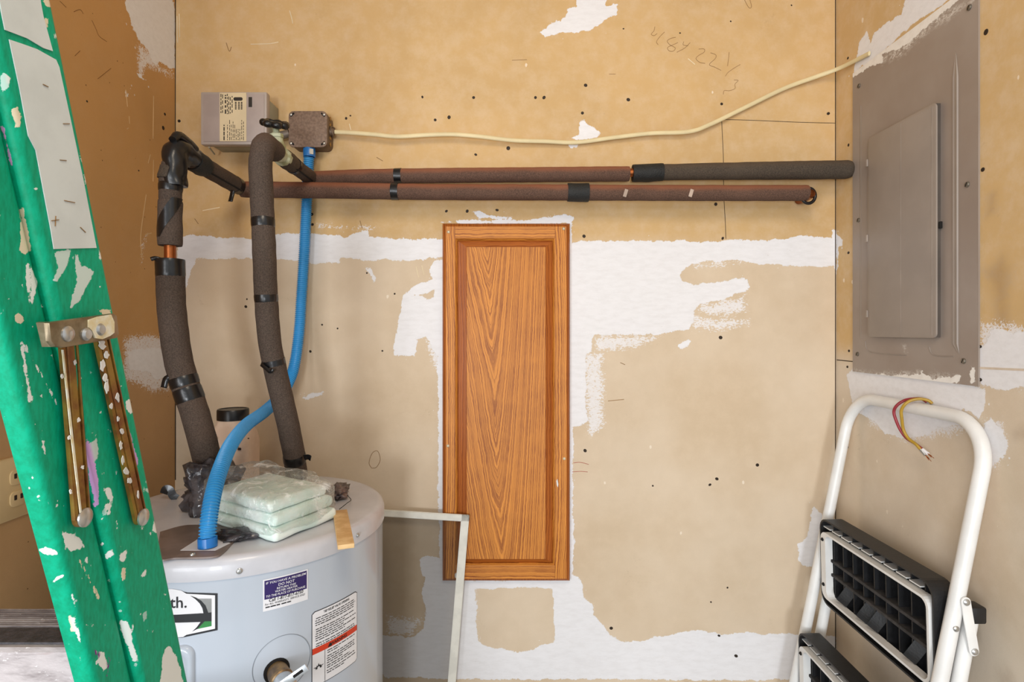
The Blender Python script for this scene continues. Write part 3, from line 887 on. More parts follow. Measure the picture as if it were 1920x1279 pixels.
# ------------------------------------------------------------------ flat cream cable
m_cable = simple('cream_cable', (222, 206, 162), 0.5, var=0.06)
cpts = [P(*q) for q in [(621, 247, 1.509), (660, 249, 1.507), (700, 252, 1.505), (745, 256, 1.503), (800, 253, 1.503), (850, 252, 1.503), (900, 256, 1.505), (960, 263, 1.510), (1020, 265, 1.514), (1080, 267, 1.518), (1150, 258, 1.515), (1220, 250, 1.512), (1290, 247, 1.510), (1330, 234, 1.512), (1400, 200, 1.517), (1470, 166, 1.518), (1530, 144, 1.510)]]
cpts += [Vector((0.852, 1.488, H + (HZ - 129) / F * 1.488)), Vector((0.864, 1.43, H + (HZ - 113) / F * 1.43)), PX(1630, 100, 0.8665)]
cb = resample(crom(cpts, 8), 0.006)
fz = []
for i, p in enumerate(cb):
    a_, b_ = cb[max(0, i - 1)], cb[min(len(cb) - 1, i + 1)]
    t_ = (b_ - a_).normalized()
    nrm = Vector((0, -1, 0)) if p.x < 0.84 else Vector((-1, -0.3, 0)).normalized()
    nrm = (nrm - t_ * nrm.dot(t_)).normalized()
    fz.append((t_.cross(nrm), nrm))
prof = [(0.0056 * math.cos(a_) * (1 if True else 0), 0.0030 * math.sin(a_)) for a_ in np.linspace(0, 2 * math.pi, 13)[:-1]]
tag(sweep('electric_cable', cb, 1, m_cable, None, prof=prof, frz=fz), 'flat cream electric cable running from junction box to the breaker panel', 'cable')

# ------------------------------------------------------------------ oak cabinet door
def oak(name, mode, light=(217, 141, 56), dark=(130, 64, 16), pore=(112, 60, 24), rough=0.48):
    mat = bpy.data.materials.new(name)
    t = NT(mat)
    p = t.pos()
    s = t.n('ShaderNodeSeparateXYZ', {0: p})
    x, z = s.outputs[0], s.outputs[2]
    if mode == 'h':
        x, z = z, x
    wob = t.m('MULTIPLY', t.m('SUBTRACT', t.noise(t.sc(p, (1.6, 1, 0.7)), 6, 3), 0.5), 0.14)
    jit = t.m('MULTIPLY', t.m('SUBTRACT', t.noise(p, 55, 3), 0.5), 0.030)
    if mode == 'p':
        xc = t.m('SUBTRACT', x, t.m('ADD', -0.035, t.m('MULTIPLY', t.m('SUBTRACT', z, 0.1), -0.05)))
        ax_ = t.m('ABSOLUTE', t.m('ADD', xc, t.m('MULTIPLY', wob, 0.12)))
        leg = t.m('POWER', t.m('ADD', ax_, 0.002), 1.35)
        v = t.m('SUBTRACT', t.m('ADD', z, t.m('ADD', wob, jit)), t.m('MULTIPLY', leg, 17.0))
        freq = 19.0
    else:
        v = t.m('ADD', t.m('ADD', x, t.m('MULTIPLY', wob, 0.12)), t.m('MULTIPLY', jit, 0.12))
        v = t.m('ADD', v, t.m('MULTIPLY', t.m('MULTIPLY', z, z), 0.05))
        freq = 150.0
    n1d = t.n('ShaderNodeTexNoise', {'Scale': 1.0, 'Detail': 2.0, 'Roughness': 0.6}, noise_dimensions='1D')
    t.set(n1d.inputs['W'], t.m('MULTIPLY', v, freq * 1.6))
    band = t.ss(n1d.outputs[0], 0.42, 0.60)
    weak = t.ss(t.noise(p, 14, 3), 0.3, 0.7, 0.62, 1.0)
    # stretched pore streaks
    st = t.noise(t.sc(p, (900, 1, 38) if mode != 'h' else (38, 1, 900)), 1.0, 3, 0.7)
    st2 = t.noise(t.sc(p, (240, 1, 9) if mode != 'h' else (9, 1, 240)), 1.0, 3, 0.6)
    c = t.mix(t.ss(st2, 0.3, 0.7, 0, 0.45), lin(light), lin([v_ * 0.86 for v_ in light]))
    c = t.mix(t.m('MULTIPLY', weak, t.m('MULTIPLY', t.m('SUBTRACT', 1.0, band), t.ss(st, 0.28, 0.55, 0.30, 0.95))), c, lin(dark))
    c = t.mix(t.ss(st, 0.62, 0.72, 0, 0.5), c, lin(pore))
    b = t.bsdf(Base_Color=c, Roughness=rough, Normal=t.bump(t.m('ADD', st, band), 0.12, 0.0006))
    b.inputs['Specular IOR Level'].default_value = 0.3
    b.inputs['Coat Weight'].default_value = 0.06
    b.inputs['Coat Roughness'].default_value = 0.4
    return mat
o_p, o_v, o_h = oak('oak_panel', 'p'), oak('oak_stile', 'v'), oak('oak_rail', 'h')
o_d = oak('oak_profile', 'v', (176, 98, 36), (128, 62, 18), (96, 44, 14), 0.35)
o_dh = oak('oak_profile_rail', 'h', (176, 98, 36), (128, 62, 18), (96, 44, 14), 0.35)
yd = 1.508                      # front of the door frame
dl, dr_, dt, db = P(829, 0, yd).x, P(1069, 0, yd).x, P(0, 418, yd).z, P(0, 1092, yd).z
dcx, dcz = (dl + dr_) / 2, (dt + db) / 2
door = empty('cabinet_door', (dcx, YB, db), 'orange oak cabinet door with raised panel screwed flat to the back wall', 'cabinet door')
def local(name, verts, faces, mat, smooth=False, parent=door):
    me = mesh(name, [Vector(v) - Vector((dcx, yd, dcz)) for v in verts], faces, smooth)
    o = bpy.data.objects.new(name, me)
    me.materials.append(mat)
    COL.objects.link(o)
    o.parent = parent
    if parent is door:
        o.location = Vector((dcx, yd, dcz)) - Vector((dcx, YB, db))
    return o
def ringstrip(rects):
    """concentric rectangles (l,r,b,t,y) -> quads for each side: left,right,bottom,top lists"""
    sides = {'l': ([], []), 'r': ([], []), 'b': ([], []), 't': ([], [])}
    for (l, r, b_, t_, y), (l2, r2, b2, t2, y2) in zip(rects, rects[1:]):
        o1 = [Vector((l, y, b_)), Vector((r, y, b_)), Vector((r, y, t_)), Vector((l, y, t_))]
        o2 = [Vector((l2, y2, b2)), Vector((r2, y2, b2)), Vector((r2, y2, t2)), Vector((l2, y2, t2))]
        for k, (i, j) in {'b': (0, 1), 'r': (1, 2), 't': (2, 3), 'l': (3, 0)}.items():
            v, f = sides[k]
            n_ = len(v)
            v += [o1[i], o1[j], o2[j], o2[i]]
            f.append((n_, n_ + 1, n_ + 2, n_ + 3))
    return sides
def xd(px): return P(px, 0, yd).x
def zd(py): return P(0, py, yd).z
# back board and routed outer edge
e8 = 0.0095
edge = ringstrip([(dl, dr_, db, dt, YB), (dl, dr_, db, dt, yd + 0.010), (dl + 0.004, dr_ - 0.004, db + 0.004, dt - 0.004, yd + 0.004), (dl + e8, dr_ - e8, db + e8, dt - e8, yd)])
ev, ef = [], []
for k in 'lrbt':
    o = len(ev)
    ev += edge[k][0]
    ef += [tuple(i + o for i in f) for f in edge[k][1]]
local('routed_edge', ev, ef, o_d)
# stiles and rails, flat face plus sides down to the panel groove
sl_, sr_ = xd(853), xd(1041)       # inner edges of the stiles
rt_, rb_ = zd(446), zd(1062)
def slab(x0, x1, z0, z1, y0, y1):
    vs = [(x0, y0, z0), (x1, y0, z0), (x1, y0, z1), (x0, y0, z1), (x0, y1, z0), (x1, y1, z0), (x1, y1, z1), (x0, y1, z1)]
    return vs, [(0, 1, 2, 3), (4, 7, 6, 5), (0, 4, 5, 1), (1, 5, 6, 2), (2, 6, 7, 3), (3, 7, 4, 0)]
local('stile', *slab(dl + e8, sl_, db + e8, dt - e8, yd, yd + 0.02), o_v)
local('stile', *slab(sr_, dr_ - e8, db + e8, dt - e8, yd, yd + 0.02), o_v)
local('rail', *slab(sl_ + 0.0004, sr_ - 0.0004, rt_, dt - e8, yd + 0.0004, yd + 0.02), o_h)
local('rail', *slab(sl_ + 0.0004, sr_ - 0.0004, db + e8, rb_, yd + 0.0004, yd + 0.02), o_h)
# inner moulding (rounded step down), dark stained bevel of the raised panel, panel field
mo = 0.006
pl_, pr_, pt_, pb_ = xd(875), xd(1023), zd(463), zd(1049)
rings = [(sl_, sr_, rb_, rt_, yd + 0.0002), (sl_ + 0.002, sr_ - 0.002, rb_ + 0.002, rt_ - 0.002, yd + 0.001), (sl_ + mo, sr_ - mo, rb_ + mo, rt_ - mo, yd + 0.006), (sl_ + mo, sr_ - mo, rb_ + mo, rt_ - mo, yd + 0.011)]
s_ = ringstrip(rings)
for k in 'lrbt':
    local('inner_moulding', *s_[k], o_v if k in 'lr' else o_h)
rings = [(sl_ + mo, sr_ - mo, rb_ + mo, rt_ - mo, yd + 0.011), (pl_ - 0.001, pr_ + 0.001, pb_ - 0.001, pt_ + 0.001, yd + 0.0045), (pl_, pr_, pb_, pt_, yd + 0.002)]
s_ = ringstrip(rings)
for k in 'lrbt':
    local('panel_bevel', *s_[k], o_d if k in 'lr' else o_dh)
local('raised_panel', *slab(pl_, pr_, pb_, pt_, yd + 0.002, yd + 0.016), o_p)
m_screw = simple('pale_screw', (222, 208, 178), 0.45, metal=0.3)
for px, py in ((841, 435), (1057, 429), (840, 836), (1058, 860)):
    lathe('screw', [(0.0040, 0), (0.0040, 0.0012), (0.0026, 0.0022), (0.0016, 0.0012)], P(px, py, yd), (0, -1, 0), m_screw, door, 12)
def blob(name, poly, f3, n_, thick, mat, parent):
    return poly_prism(name, poly, lambda q: f3(*q), Vector(n_) * thick, mat, parent)
m_wpaint = simple('white_paint_dab', (236, 234, 230), 0.6)
blob('paint_dab', [(853, 1076), (857, 1073), (861, 1075), (861, 1081), (857, 1084), (853, 1083)], lambda a_, b_: P(a_, b_, yd + 0.0001), (0, -1, 0), 0.0008, m_wpaint, door)
blob('paint_dab', [(1043, 902), (1045, 898), (1047, 908), (1046, 914), (1044, 910)], lambda a_, b_: P(a_, b_, yd + 0.0001), (0, -1, 0), 0.0006, m_wpaint, door)

# ------------------------------------------------------------------ window screen leaning behind the heater
m_alum = simple('white_screen_frame', (226, 224, 214), 0.4, var=0.06, vscale=30)
scr = empty('window_screen', (-0.4, 1.49, 0.0), 'white framed insect screen leaning on back wall behind the water heater', 'window screen')
ts, tb = P(880, 966, 1.498), 1.478
tr = Vector((P(880, 966, 1.498).x, 1.500, P(880, 966, 1.498).z))
dirU = Vector((-math.cos(math.radians(3.6)), 0, math.sin(math.radians(3.6))))
dirV = Vector((-math.sin(math.radians(4.6)), -0.018, -math.cos(math.radians(4.6)))).normalized()
Wd, Ht, fw = 0.50, 1.06, 0.021
def sp3(a_, b_): return tr + dirU * a_ + dirV * b_
def frame_bar(a0, b0, a1, b1):
    nrm = dirU.cross(dirV).normalized()
    if nrm.y > 0: nrm = -nrm
    bm = bmesh.new()
    q = [sp3(a0, b0), sp3(a1, b0), sp3(a1, b1), sp3(a0, b1)]
    vs = [bm.verts.new(p + nrm * 0.004) for p in q] + [bm.verts.new(p - nrm * 0.004) for p in q]
    for f in ((0, 1, 2, 3), (7, 6, 5, 4), (0, 4, 5, 1), (1, 5, 6, 2), (2, 6, 7, 3), (3, 7, 4, 0)):
        bm.faces.new([vs[i] for i in f])
    bmesh.ops.recalc_face_normals(bm, faces=bm.faces[:])
    bmesh.ops.bevel(bm, geom=bm.edges[:], offset=0.0018, segments=2, affect='EDGES')
    return link('frame_bar', from_bm('frame_bar', bm, True, 40), m_alum, scr)
frame_bar(0.0, 0.0, Wd, fw * 0.85)
frame_bar(0.0, 0.0, fw, Ht)
frame_bar(Wd - fw, 0.0, Wd, Ht)
frame_bar(0.0, Ht - fw, Wd, Ht)
mm = bpy.data.materials.new('insect_mesh')
t = NT(mm)
tr_ = t.n('ShaderNodeBsdfTransparent')
df = t.n('ShaderNodeBsdfDiffuse', {'Color': lin((70, 66, 58))})
mx = t.n('ShaderNodeMixShader', {0: 0.36, 1: tr_.outputs[0], 2: df.outputs[0]})
t.t.links.new(mx.outputs[0], t.out.inputs[0])
q = [sp3(fw * 0.7, fw * 0.5), sp3(Wd - fw * 0.7, fw * 0.5), sp3(Wd - fw * 0.7, Ht - fw * 0.7), sp3(fw * 0.7, Ht - fw * 0.7)]
obj('insect_mesh', [p + Vector((0, 0.001, 0)) for p in q], [(0, 1, 2, 3)], mm, scr)

# ------------------------------------------------------------------ water heater
hx, hy, R = -0.545, 1.18, 0.270
m_heat = simple('heater_enamel', (188, 197, 209), 0.26, var=0.025, vscale=3, coat=0.3)
m_cap = simple('heater_cap', (204, 205, 212), 0.32, var=0.05, vscale=18, coat=0.2)
heater = empty('water_heater', (hx, hy, 0), 'pale grey cylindrical water heater in the left corner', 'water heater')
lathe('tank_jacket', [(R - 0.03, 0.02), (R - 0.002, 0.02), (R, 0.03), (R, heat_top - 0.03), (R - 0.01, heat_top - 0.028)], (hx, hy, 0), (0, 0, 1), m_heat, heater, 128, 40)
lathe('top_cap', [(R + 0.0005, heat_top - 0.036), (R + 0.0035, heat_top - 0.035), (R + 0.0035, heat_top - 0.014), (R + 0.001, heat_top - 0.006), (R - 0.005, heat_top - 0.001), (R - 0.012, heat_top), (R - 0.06, heat_top), (0.02, heat_top)], (hx, hy, 0), (0, 0, 1), m_cap, heater, 128, 40)
def cyl_hit(px, py):
    dx, dz = (px - 960) / F, (HZ - py) / F
    A = dx * dx + 1
    B = -2 * (dx * hx + hy)
    C = hx * hx + hy * hy - R * R
    y = (-B - math.sqrt(max(0, B * B - 4 * A * C))) / (2 * A)
    x = dx * y
    return math.atan2(x - hx, hy - y), H + dz * y
def cyl(th, z, d=0.0):
    return Vector((hx + (R + d) * math.sin(th), hy - (R + d) * math.cos(th), z))
def cyl_patch(name, th0, th1, z0, z1, d, mat, parent, n_=14, rr__=0.0):
    vs, fs = [], []
    for i in range(n_ + 1):
        a_ = th0 + (th1 - th0) * i / n_
        e_ = min(i, n_ - i) / n_ * abs(th1 - th0) * R
        k_ = 0.0
        if rr__ and e_ < rr__:
            k_ = rr__ - math.sqrt(max(0, rr__ ** 2 - (rr__ - e_) ** 2))
        vs += [cyl(a_, z0 + k_, d), cyl(a_, z1 - k_, d)]
    for i in range(n_):
        fs.append((2 * i, 2 * i + 2, 2 * i + 3, 2 * i + 1))
    return obj(name, vs, fs, mat, parent, True)
def cyl_poly(name, pts, d, mat, parent):
    """polygon given by picture points on the tank, fan of a dense outline"""
    q = []
    for a_, b_ in zip(pts, pts[1:] + pts[:1]):
        for k in range(4):
            q.append((a_[0] + (b_[0] - a_[0]) * k / 4, a_[1] + (b_[1] - a_[1]) * k / 4))
    th = [cyl_hit(*p) for p in q]
    bm = bmesh.new()
    vs = [bm.verts.new((a_, z_, 0)) for a_, z_ in th]
    f = bm.faces.new(vs)
    bmesh.ops.triangulate(bm, faces=[f])
    bmesh.ops.subdivide_edges(bm, edges=[e for e in bm.edges if e.calc_length() > 0.05], cuts=3, use_grid_fill=False)
    for v in bm.verts:
        v.co = cyl(v.co.x, v.co.y, d)
    return link(name, from_bm(name, bm), mat, parent)
def cyl_text(name, body, size, th, z, d, mat, parent, align='CENTER', bold=0.0, sx_=1.0, skew=0.0):
    vs, fs = text_data(body, size, align, bold)
    return obj(name, [cyl(th + (a_ * sx_ + b_ * skew) / R, z + b_, d) for a_, b_ in vs], fs, mat, parent)
m_wlab = simple('white_label', (232, 232, 236), 0.4, var=0.02)
m_navy = simple('navy_print', (50, 34, 100), 0.4, var=0.08)
m_red = simple('red_print', (212, 62, 30), 0.45, var=0.03)
m_blk = simple('black_print', (22, 24, 30), 0.5)
m_grn = simple('green_print', (38, 132, 62), 0.45)
m_gry = simple('grey_print', (150, 152, 152), 0.45)
# problem label
ta, z1 = cyl_hit(493, 1088)
tb_, z2 = cyl_hit(577, 1066)
_, z3 = cyl_hit(493, 1147)
_, z4 = cyl_hit(577, 1124)
zt, zb_ = (z1 + z2) / 2, (z3 + z4) / 2
L1 = cyl_patch('purple_label', ta, tb_, zb_, zt, 0.0006, m_wlab, heater)
hh, ww = zt - zb_, (tb_ - ta)
mg = 0.0022 / R
cyl_patch('purple_field', ta + mg, tb_ - mg, zb_ + hh * 0.37, zt - 0.0022, 0.0009, m_navy, L1)
tm = (ta + tb_) / 2
wmm = ww * R
V, Fc = [], []
def addtext(body, size, th, z, d, align='CENTER', bold=0.0, fit=None, skew=0.12):
    vs, fs = text_data(body, size, align, bold)
    w0 = max(v[0] for v in vs) - min(v[0] for v in vs)
    k = fit / w0 if fit else 1
    o = len(V)
    V.extend(cyl(th + (a_ * k + b_ * skew) / R, z + b_, d) for a_, b_ in vs)
    Fc.extend(tuple(i + o for i in f) for f in fs)
for body, fy, sz_, fit in (('IF YOU HAVE A PROBLEM', 0.16, 0.105, 0.88), ('DO NOT', 0.285, 0.125, 0.36), ('RETURN THIS', 0.385, 0.095, 0.42), ('WATER HEATER', 0.475, 0.095, 0.50), ('TO THE PLACE OF PURCHASE.', 0.575, 0.10, 0.88)):
    addtext(body, hh * sz_ * 0.95, tm, zt - hh * fy, 0.0012, bold=0.00005, fit=wmm * fit)
obj('lettering', V, Fc, m_wlab, L1)['kind'] = 'stuff'
V, Fc = [], []
addtext('Call 1-877-817-6750', hh * 0.15, tm, zt - hh * 0.73, 0.0012, bold=0.0001, fit=wmm * 0.76)
addtext('For ALL WARRANTY, SERVICE AND', hh * 0.085, tm - wmm * 0.02 / R, zt - hh * 0.82, 0.0012, fit=wmm * 0.88)
for i_, (f0_, f1_) in enumerate(((0.05, 0.14), (0.155, 0.27), (0.285, 0.36), (0.39, 0.50), (0.515, 0.60))):
    o = len(V)
    V.extend(cyl(ta + ww * fx, zt - hh * 0.90 + dz, 0.0012) for fx, dz in ((f0_, 0), (f1_, 0), (f1_, hh * 0.035), (f0_, hh * 0.035)))
    Fc.append((o, o + 1, o + 2, o + 3))
obj('lettering', V, Fc, m_blk, L1)['kind'] = 'stuff'
# warning label
ta, z1 = cyl_hit(584, 1150)
tb_, z2 = cyl_hit(669, 1106)
_, z4 = cyl_hit(671, 1231)
_, z3 = cyl_hit(584, 1296)
zt, zb_ = (z1 + z2) / 2, (z3 + z4) / 2
L2 = cyl_patch('warning_label', ta, tb_, zb_, zt, 0.0006, m_blk, heater, 20, 0.004)
bd = 0.0012
cyl_patch('label_paper', ta + bd / R, tb_ - bd / R, zb_ + bd, zt - bd, 0.0009, m_wlab, L2, 20, 0.0032)
hh, ww = zt - zb_, tb_ - ta
cyl_patch('red_band', ta + bd / R, tb_ - bd / R, zt - hh * 0.565, zt - hh * 0.485, 0.0011, m_red, L2)
V, Fc = [], []
tm = (ta + tb_) / 2
addtext('T&P RELIEF VALVE OPENING', hh * 0.045, tm, zt - hh * 0.062, 0.0013, bold=0.00012, fit=ww * R * 0.56, skew=0)
addtext('WARNING', hh * 0.065, tm + ww * 0.04, zt - hh * 0.55, 0.0014, bold=0.0002, fit=ww * R * 0.36, skew=0)
def dashes(f0, f1, rows):
    for fy in rows:
        x = f0 + random.random() * 0.02
        end = f1 - (random.random() * 0.45 if random.random() < 0.3 else random.random() * 0.06)
        while x < end:
            l_ = min(0.03 + random.random() * 0.09, end - x)
            o = len(V)
            for fx, dz in ((x, 0), (x + l_, 0), (x + l_, hh * 0.011), (x, hh * 0.011)):
                V.append(cyl(ta + ww * fx, zt - hh * fy + dz, 0.0013))
            Fc.append((o, o + 1, o + 2, o + 3))
            x += l_ + 0.016
dashes(0.06, 0.95, [0.105, 0.135, 0.165, 0.195, 0.25, 0.28, 0.31, 0.34, 0.37, 0.40, 0.445, 0.475])
dashes(0.28, 0.95, [0.60, 0.63, 0.675, 0.705, 0.735, 0.765, 0.80, 0.83, 0.87, 0.90])
o = len(V)
for fx, fy in ((0.24, 0.565), (0.248, 0.565), (0.248, 0.985), (0.24, 0.985)):
    V.append(cyl(ta + ww * fx, zt - hh * fy, 0.0013))
Fc.append((o, o + 1, o + 2, o + 3))
# warning triangle and burst pictogram
o = len(V)
for fx, fy in ((0.30, 0.555), (0.345, 0.50), (0.39, 0.555)):
    V.append(cyl(ta + ww * fx, zt - hh * fy, 0.0014))
Fc.append((o, o + 1, o + 2))
bc = (0.125, 0.76)
for k in range(7):
    a0 = math.radians(200 - k * 36.7)
    l_ = 0.105 if k % 2 else 0.07
    o = len(V)
    for ang, rad_ in ((a0 - 0.4, 0.042), (a0, l_), (a0 + 0.4, 0.042), (a0, 0.018)):
        V.append(cyl(ta + ww * (bc[0] + rad_ * math.cos(ang)), zt - hh * (bc[1] - rad_ * 0.55 * math.sin(ang)), 0.0013))
    Fc.append((o, o + 1, o + 2, o + 3))
obj('lettering', V, Fc, m_blk, L2)['kind'] = 'stuff'
# maker's badge
bad = cyl_poly('maker_badge', [(408, 1112.5), (408, 1181.5), (342, 1195.5), (300, 1196), (270, 1190), (270, 1112), (300, 1105), (330, 1106), (352, 1111)], 0.0006, m_blk, heater)
cyl_poly('badge_white', [(403.5, 1116), (403.5, 1178.5), (350, 1190), (344, 1194), (320, 1196), (285, 1190), (272, 1170), (272, 1130), (290, 1106), (323, 1104), (340, 1107), (350, 1113)], 0.0009, m_wlab, bad)
cyl_poly('badge_grey', [(368, 1122), (397, 1122), (397, 1149), (386, 1149), (380, 1135)], 0.0011, m_gry, bad)
cyl_poly('badge_green', [(383, 1163), (397, 1163), (397, 1173.5), (368, 1179.5)], 0.0011, m_grn, bad)
cyl_poly('badge_arrow', [(300, 1153), (334, 1152), (377, 1149.5), (382, 1149.5), (380, 1140), (375, 1131), (367, 1123), (357.5, 1116.5), (368, 1120), (378, 1126), (386, 1135), (391, 1148.5), (397, 1147.5), (397, 1164.3), (384, 1164.6), (371, 1178.5), (360.5, 1184), (369, 1176), (376.5, 1165.8), (336, 1167), (300, 1167)], 0.0013, m_blk, bad)
th_, z_ = cyl_hit(352, 1138.5)
cyl_text('badge_lettering', 'th.', 0.0255, th_, z_, 0.0014, m_blk, bad, 'RIGHT', 0.0003)
# cap screws, rim bracket, relief valve recess and access panel
m_zinc = simple('zinc_bolt', (196, 196, 194), 0.3, metal=0.8)
def cyl_stud(px, py, r, d=0.004):
    a_, z__ = cyl_hit(px, py)
    n_ = Vector((math.sin(a_), -math.cos(a_), 0))
    return lathe('screw', [(r, 0), (r, d * 0.4), (r * 0.75, d * 0.6), (r * 0.7, d), (r * 0.2, d * 1.1)], cyl(a_, z__, 0.0035), n_, m_zinc, heater, 14)
cyl_stud(449, 1069, 0.0048)
cyl_stud(667, 1003, 0.004)
tcx, tcz = cyl_hit(530, 1244)
rc = []
for i in range(49):
    a_ = 2 * math.pi * i / 48
    rc.append(cyl(tcx + 0.047 * math.cos(a_) / R, tcz + 0.047 * math.sin(a_), 0.0002))
sweep('recess_edge', rc, 0.0006, simple('seam_grey', (140, 148, 158), 0.5), heater, seg=6, cap=False)
nrm = Vector((math.sin(tcx), -math.cos(tcx), 0))
vb = cyl(*cyl_hit(519, 1258), 0.0)
hole = lathe('valve_opening', [(0.021, -0.002), (0.021, 0.0008), (0.012, 0.0008)], vb, nrm, m_slit, heater, 24)
m_brass = simple('brass_worn', (158, 128, 86), 0.42, metal=0.65, rgb2=(110, 92, 74), vscale=70)
vdir = (nrm + Vector((0.06, 0, -0.05))).normalized()
rv = lathe('relief_valve', [(0.016, 0), (0.017, 0.006), (0.017, 0.024), (0.0185, 0.026), (0.0185, 0.032), (0.0165, 0.034)], vb, vdir, m_brass, heater, 20, 30)
m_silver = simple('silver_metal', (205, 210, 214), 0.3, metal=0.75, var=0.08)
lathe('valve_cap', [(0.0165, 0.033), (0.0170, 0.036), (0.0168, 0.056), (0.013, 0.062), (0.004, 0.063)], vb, vdir, m_silver, rv, 24, 30)
lv = P(550, 1269, 0.868)
lr = Matrix.Rotation(-0.55, 3, 'Y') @ Matrix.Rotation(0.25, 3, 'Z')
box('lever', lv, (0.046, 0.0025, 0.012), m_silver, rv, lr, 0.001)
box('lever_slot', lv + lr @ Vector((0.008, -0.0012, 0)), (0.016, 0.0012, 0.0045), m_slit, rv, lr, 0.0005)
a0, zz0 = cyl_hit(366, 1208)
pv = []
for k in range(2):
    vs = [(a0 - 0.30, zz0 - 0.20), (a0, zz0)]
ap = rrect(a0 - 0.26 / R * 0.6, zz0 - 0.22, a0, zz0, 0.014, 6)
def rr_cyl(inset, d, n_=6):
    rad_ = 0.016
    q = rrect(-0.15 + inset, -0.24 + inset, -inset, -inset, rad_, n_)
    return [cyl(a0 + x_ / R, zz0 + z__, d) for x_, z__ in q]
levels = [rr_cyl(0.0, 0.0002), rr_cyl(0.002, 0.006), rr_cyl(0.009, 0.0075), rr_cyl(0.012, 0.004), rr_cyl(0.020, 0.004)]
vs, fs = [], []
k = len(levels[0])
for l_ in levels: vs += l_
for i in range(len(levels) - 1):
    for j in range(k):
        fs.append((i * k + j, i * k + (j + 1) % k, (i + 1) * k + (j + 1) % k, (i + 1) * k + j))
fs.append(tuple(range((len(levels) - 1) * k, len(levels) * k)))
obj('access_panel', vs, fs, m_heat, heater, True)
# brown junction cover plate on top with white ring sticker
m_plate = simple('plate_taupe', (128, 112, 106), 0.4, var=0.14, vscale=30)
ht = lambda px, py: P(px, py, F * 0.367 / (py - HZ))
pl = [ht(300, 1000), ht(352, 987), ht(430, 990), ht(452, 1000), ht(440, 1016), ht(420, 1038), ht(398, 1047), ht(330, 1049), ht(296, 1049)]
pl2 = [(p.x, p.y) for p in crom(pl + [pl[0]], 4)[:-1]]
plate = poly_prism('cover_plate', [(max(x_, hx - 0.16), y_) for x_, y_ in pl2], lambda q: (q[0], q[1], heat_top), (0, 0, 0.003), m_plate, heater, 0.001)
stk = [ht(338, 1036), ht(372, 1014), ht(400, 1012), ht(432, 1022), ht(404, 1036)]
poly_prism('ring_sticker', [(p.x, p.y) for p in stk], lambda q: (q[0], q[1], heat_top + 0.003), (0, 0, 0.0006), m_wlab, plate)
lathe('screw', [(0.0045, 0), (0.0045, 0.0015), (0.003, 0.0035)], ht(361, 1044) + Vector((0, 0, 0.003)), (0, 0, 1), m_zinc, plate, 12)
for (px, py) in ((405, 948), (563, 932)):
    q = ht(px, py)
    lathe('nipple_collar', [(0.030, 0), (0.030, 0.004), (0.016, 0.006)], (q.x, q.y, heat_top), (0, 0, 1), m_zinc, heater, 20)

# ------------------------------------------------------------------ things lying on the heater
def lumpy(name, bm, amp, freq, mat, parent=None, seed=0.0):
    for v in bm.verts:
        d = mnoise.noise_vector(v.co * freq + Vector((seed, 0, 0)))
        v.co += d * amp
    return link(name, from_bm(name, bm, True), mat, parent)
# folded pads
m_pad = simple('mint_white_fleece', (238, 246, 241), 0.9, rgb2=(216, 238, 230), vscale=20, bump=0.3, bscale=160)
fc = Vector((-0.406, 0.974, heat_top + 0.001))
eA = Vector((0.062, 0.125, 0)).normalized()          # short side towards right/back
eB = Vector((-0.125, 0.062, 0)).normalized()
eB = (eB + Vector((0.02, 0.10, 0))).normalized()
la, lb_ = 0.150, 0.205
rotP = Matrix((eA, eB, Vector((0, 0, 1)))).transposed()
for k in range(3):
    pc = fc + eA * (la * 0.5 + 0.004 * (k % 2)) + eB * (lb_ * 0.5 + 0.006 * k) + Vector((0, 0, 0.0112 + 0.0222 * k))
    nm = ('lowest of three folded white fleece pads on the heater', 'middle one of three folded white fleece pads on heater', 'topmost of three folded white fleece pads on the heater')[k]
    bms = []
    for h_ in (0.0,):
        b_ = box_bm((0, 0, h_ * 0.0098), (la - 0.006 * k, lb_ - 0.01 * k, 0.0212), None, 0.0088, 4)
        bms.append(b_)
    bm = join_bm(bms)
    bmesh.ops.subdivide_edges(bm, edges=[e for e in bm.edges if e.calc_length() > 0.03], cuts=9, use_grid_fill=True)
    for v in bm.verts:
        v.co.z += 0.0022 * mnoise.noise(Vector((v.co.x * 22, v.co.y * 22, k * 3.1)))
        v.co.x += 0.0030 * mnoise.noise(Vector((v.co.y * 30, v.co.z * 120, k * 5.7)))
        if v.co.z > 0: v.co.z -= 0.02 * max(0, (v.co.y - 0.03)) * (k == 2)
    bm.transform(Matrix.Translation(pc) @ rotP.to_4x4())
    tag(link('folded_pad', from_bm('folded_pad', bm, True, 50), m_pad), nm, 'folded pad', 'fleece pads in the clear bag')
# clear bag
mb = bpy.data.materials.new('clear_plastic')
t = NT(mb)
p = t.pos()
wr = t.noise(p, 26, 4, 0.6, 1.5)
bmp = t.bump(wr, 0.9, 0.012)
gl = t.n('ShaderNodeBsdfGlossy', {'Color': (1, 1, 1, 1), 'Roughness': 0.16, 'Normal': bmp})
tp = t.n('ShaderNodeBsdfTransparent', {'Color': (0.995, 1.0, 1.0, 1)})
dif = t.n('ShaderNodeBsdfDiffuse', {'Color': lin((245, 247, 246))})
fn = t.n('ShaderNodeLayerWeight', {'Blend': 0.35, 'Normal': bmp}).outputs['Fresnel']
m1 = t.n('ShaderNodeMixShader', {0: t.m('ADD', 0.05, t.m('MULTIPLY', fn, 0.5), clamp=True), 1: tp.outputs[0], 2: gl.outputs[0]})
m2 = t.n('ShaderNodeMixShader', {0: t.ss(wr, 0.52, 0.70, 0.05, 0.6), 1: m1.outputs[0], 2: dif.outputs[0]})  # white diffuse on the wrinkle ridges paints in the film's highlights
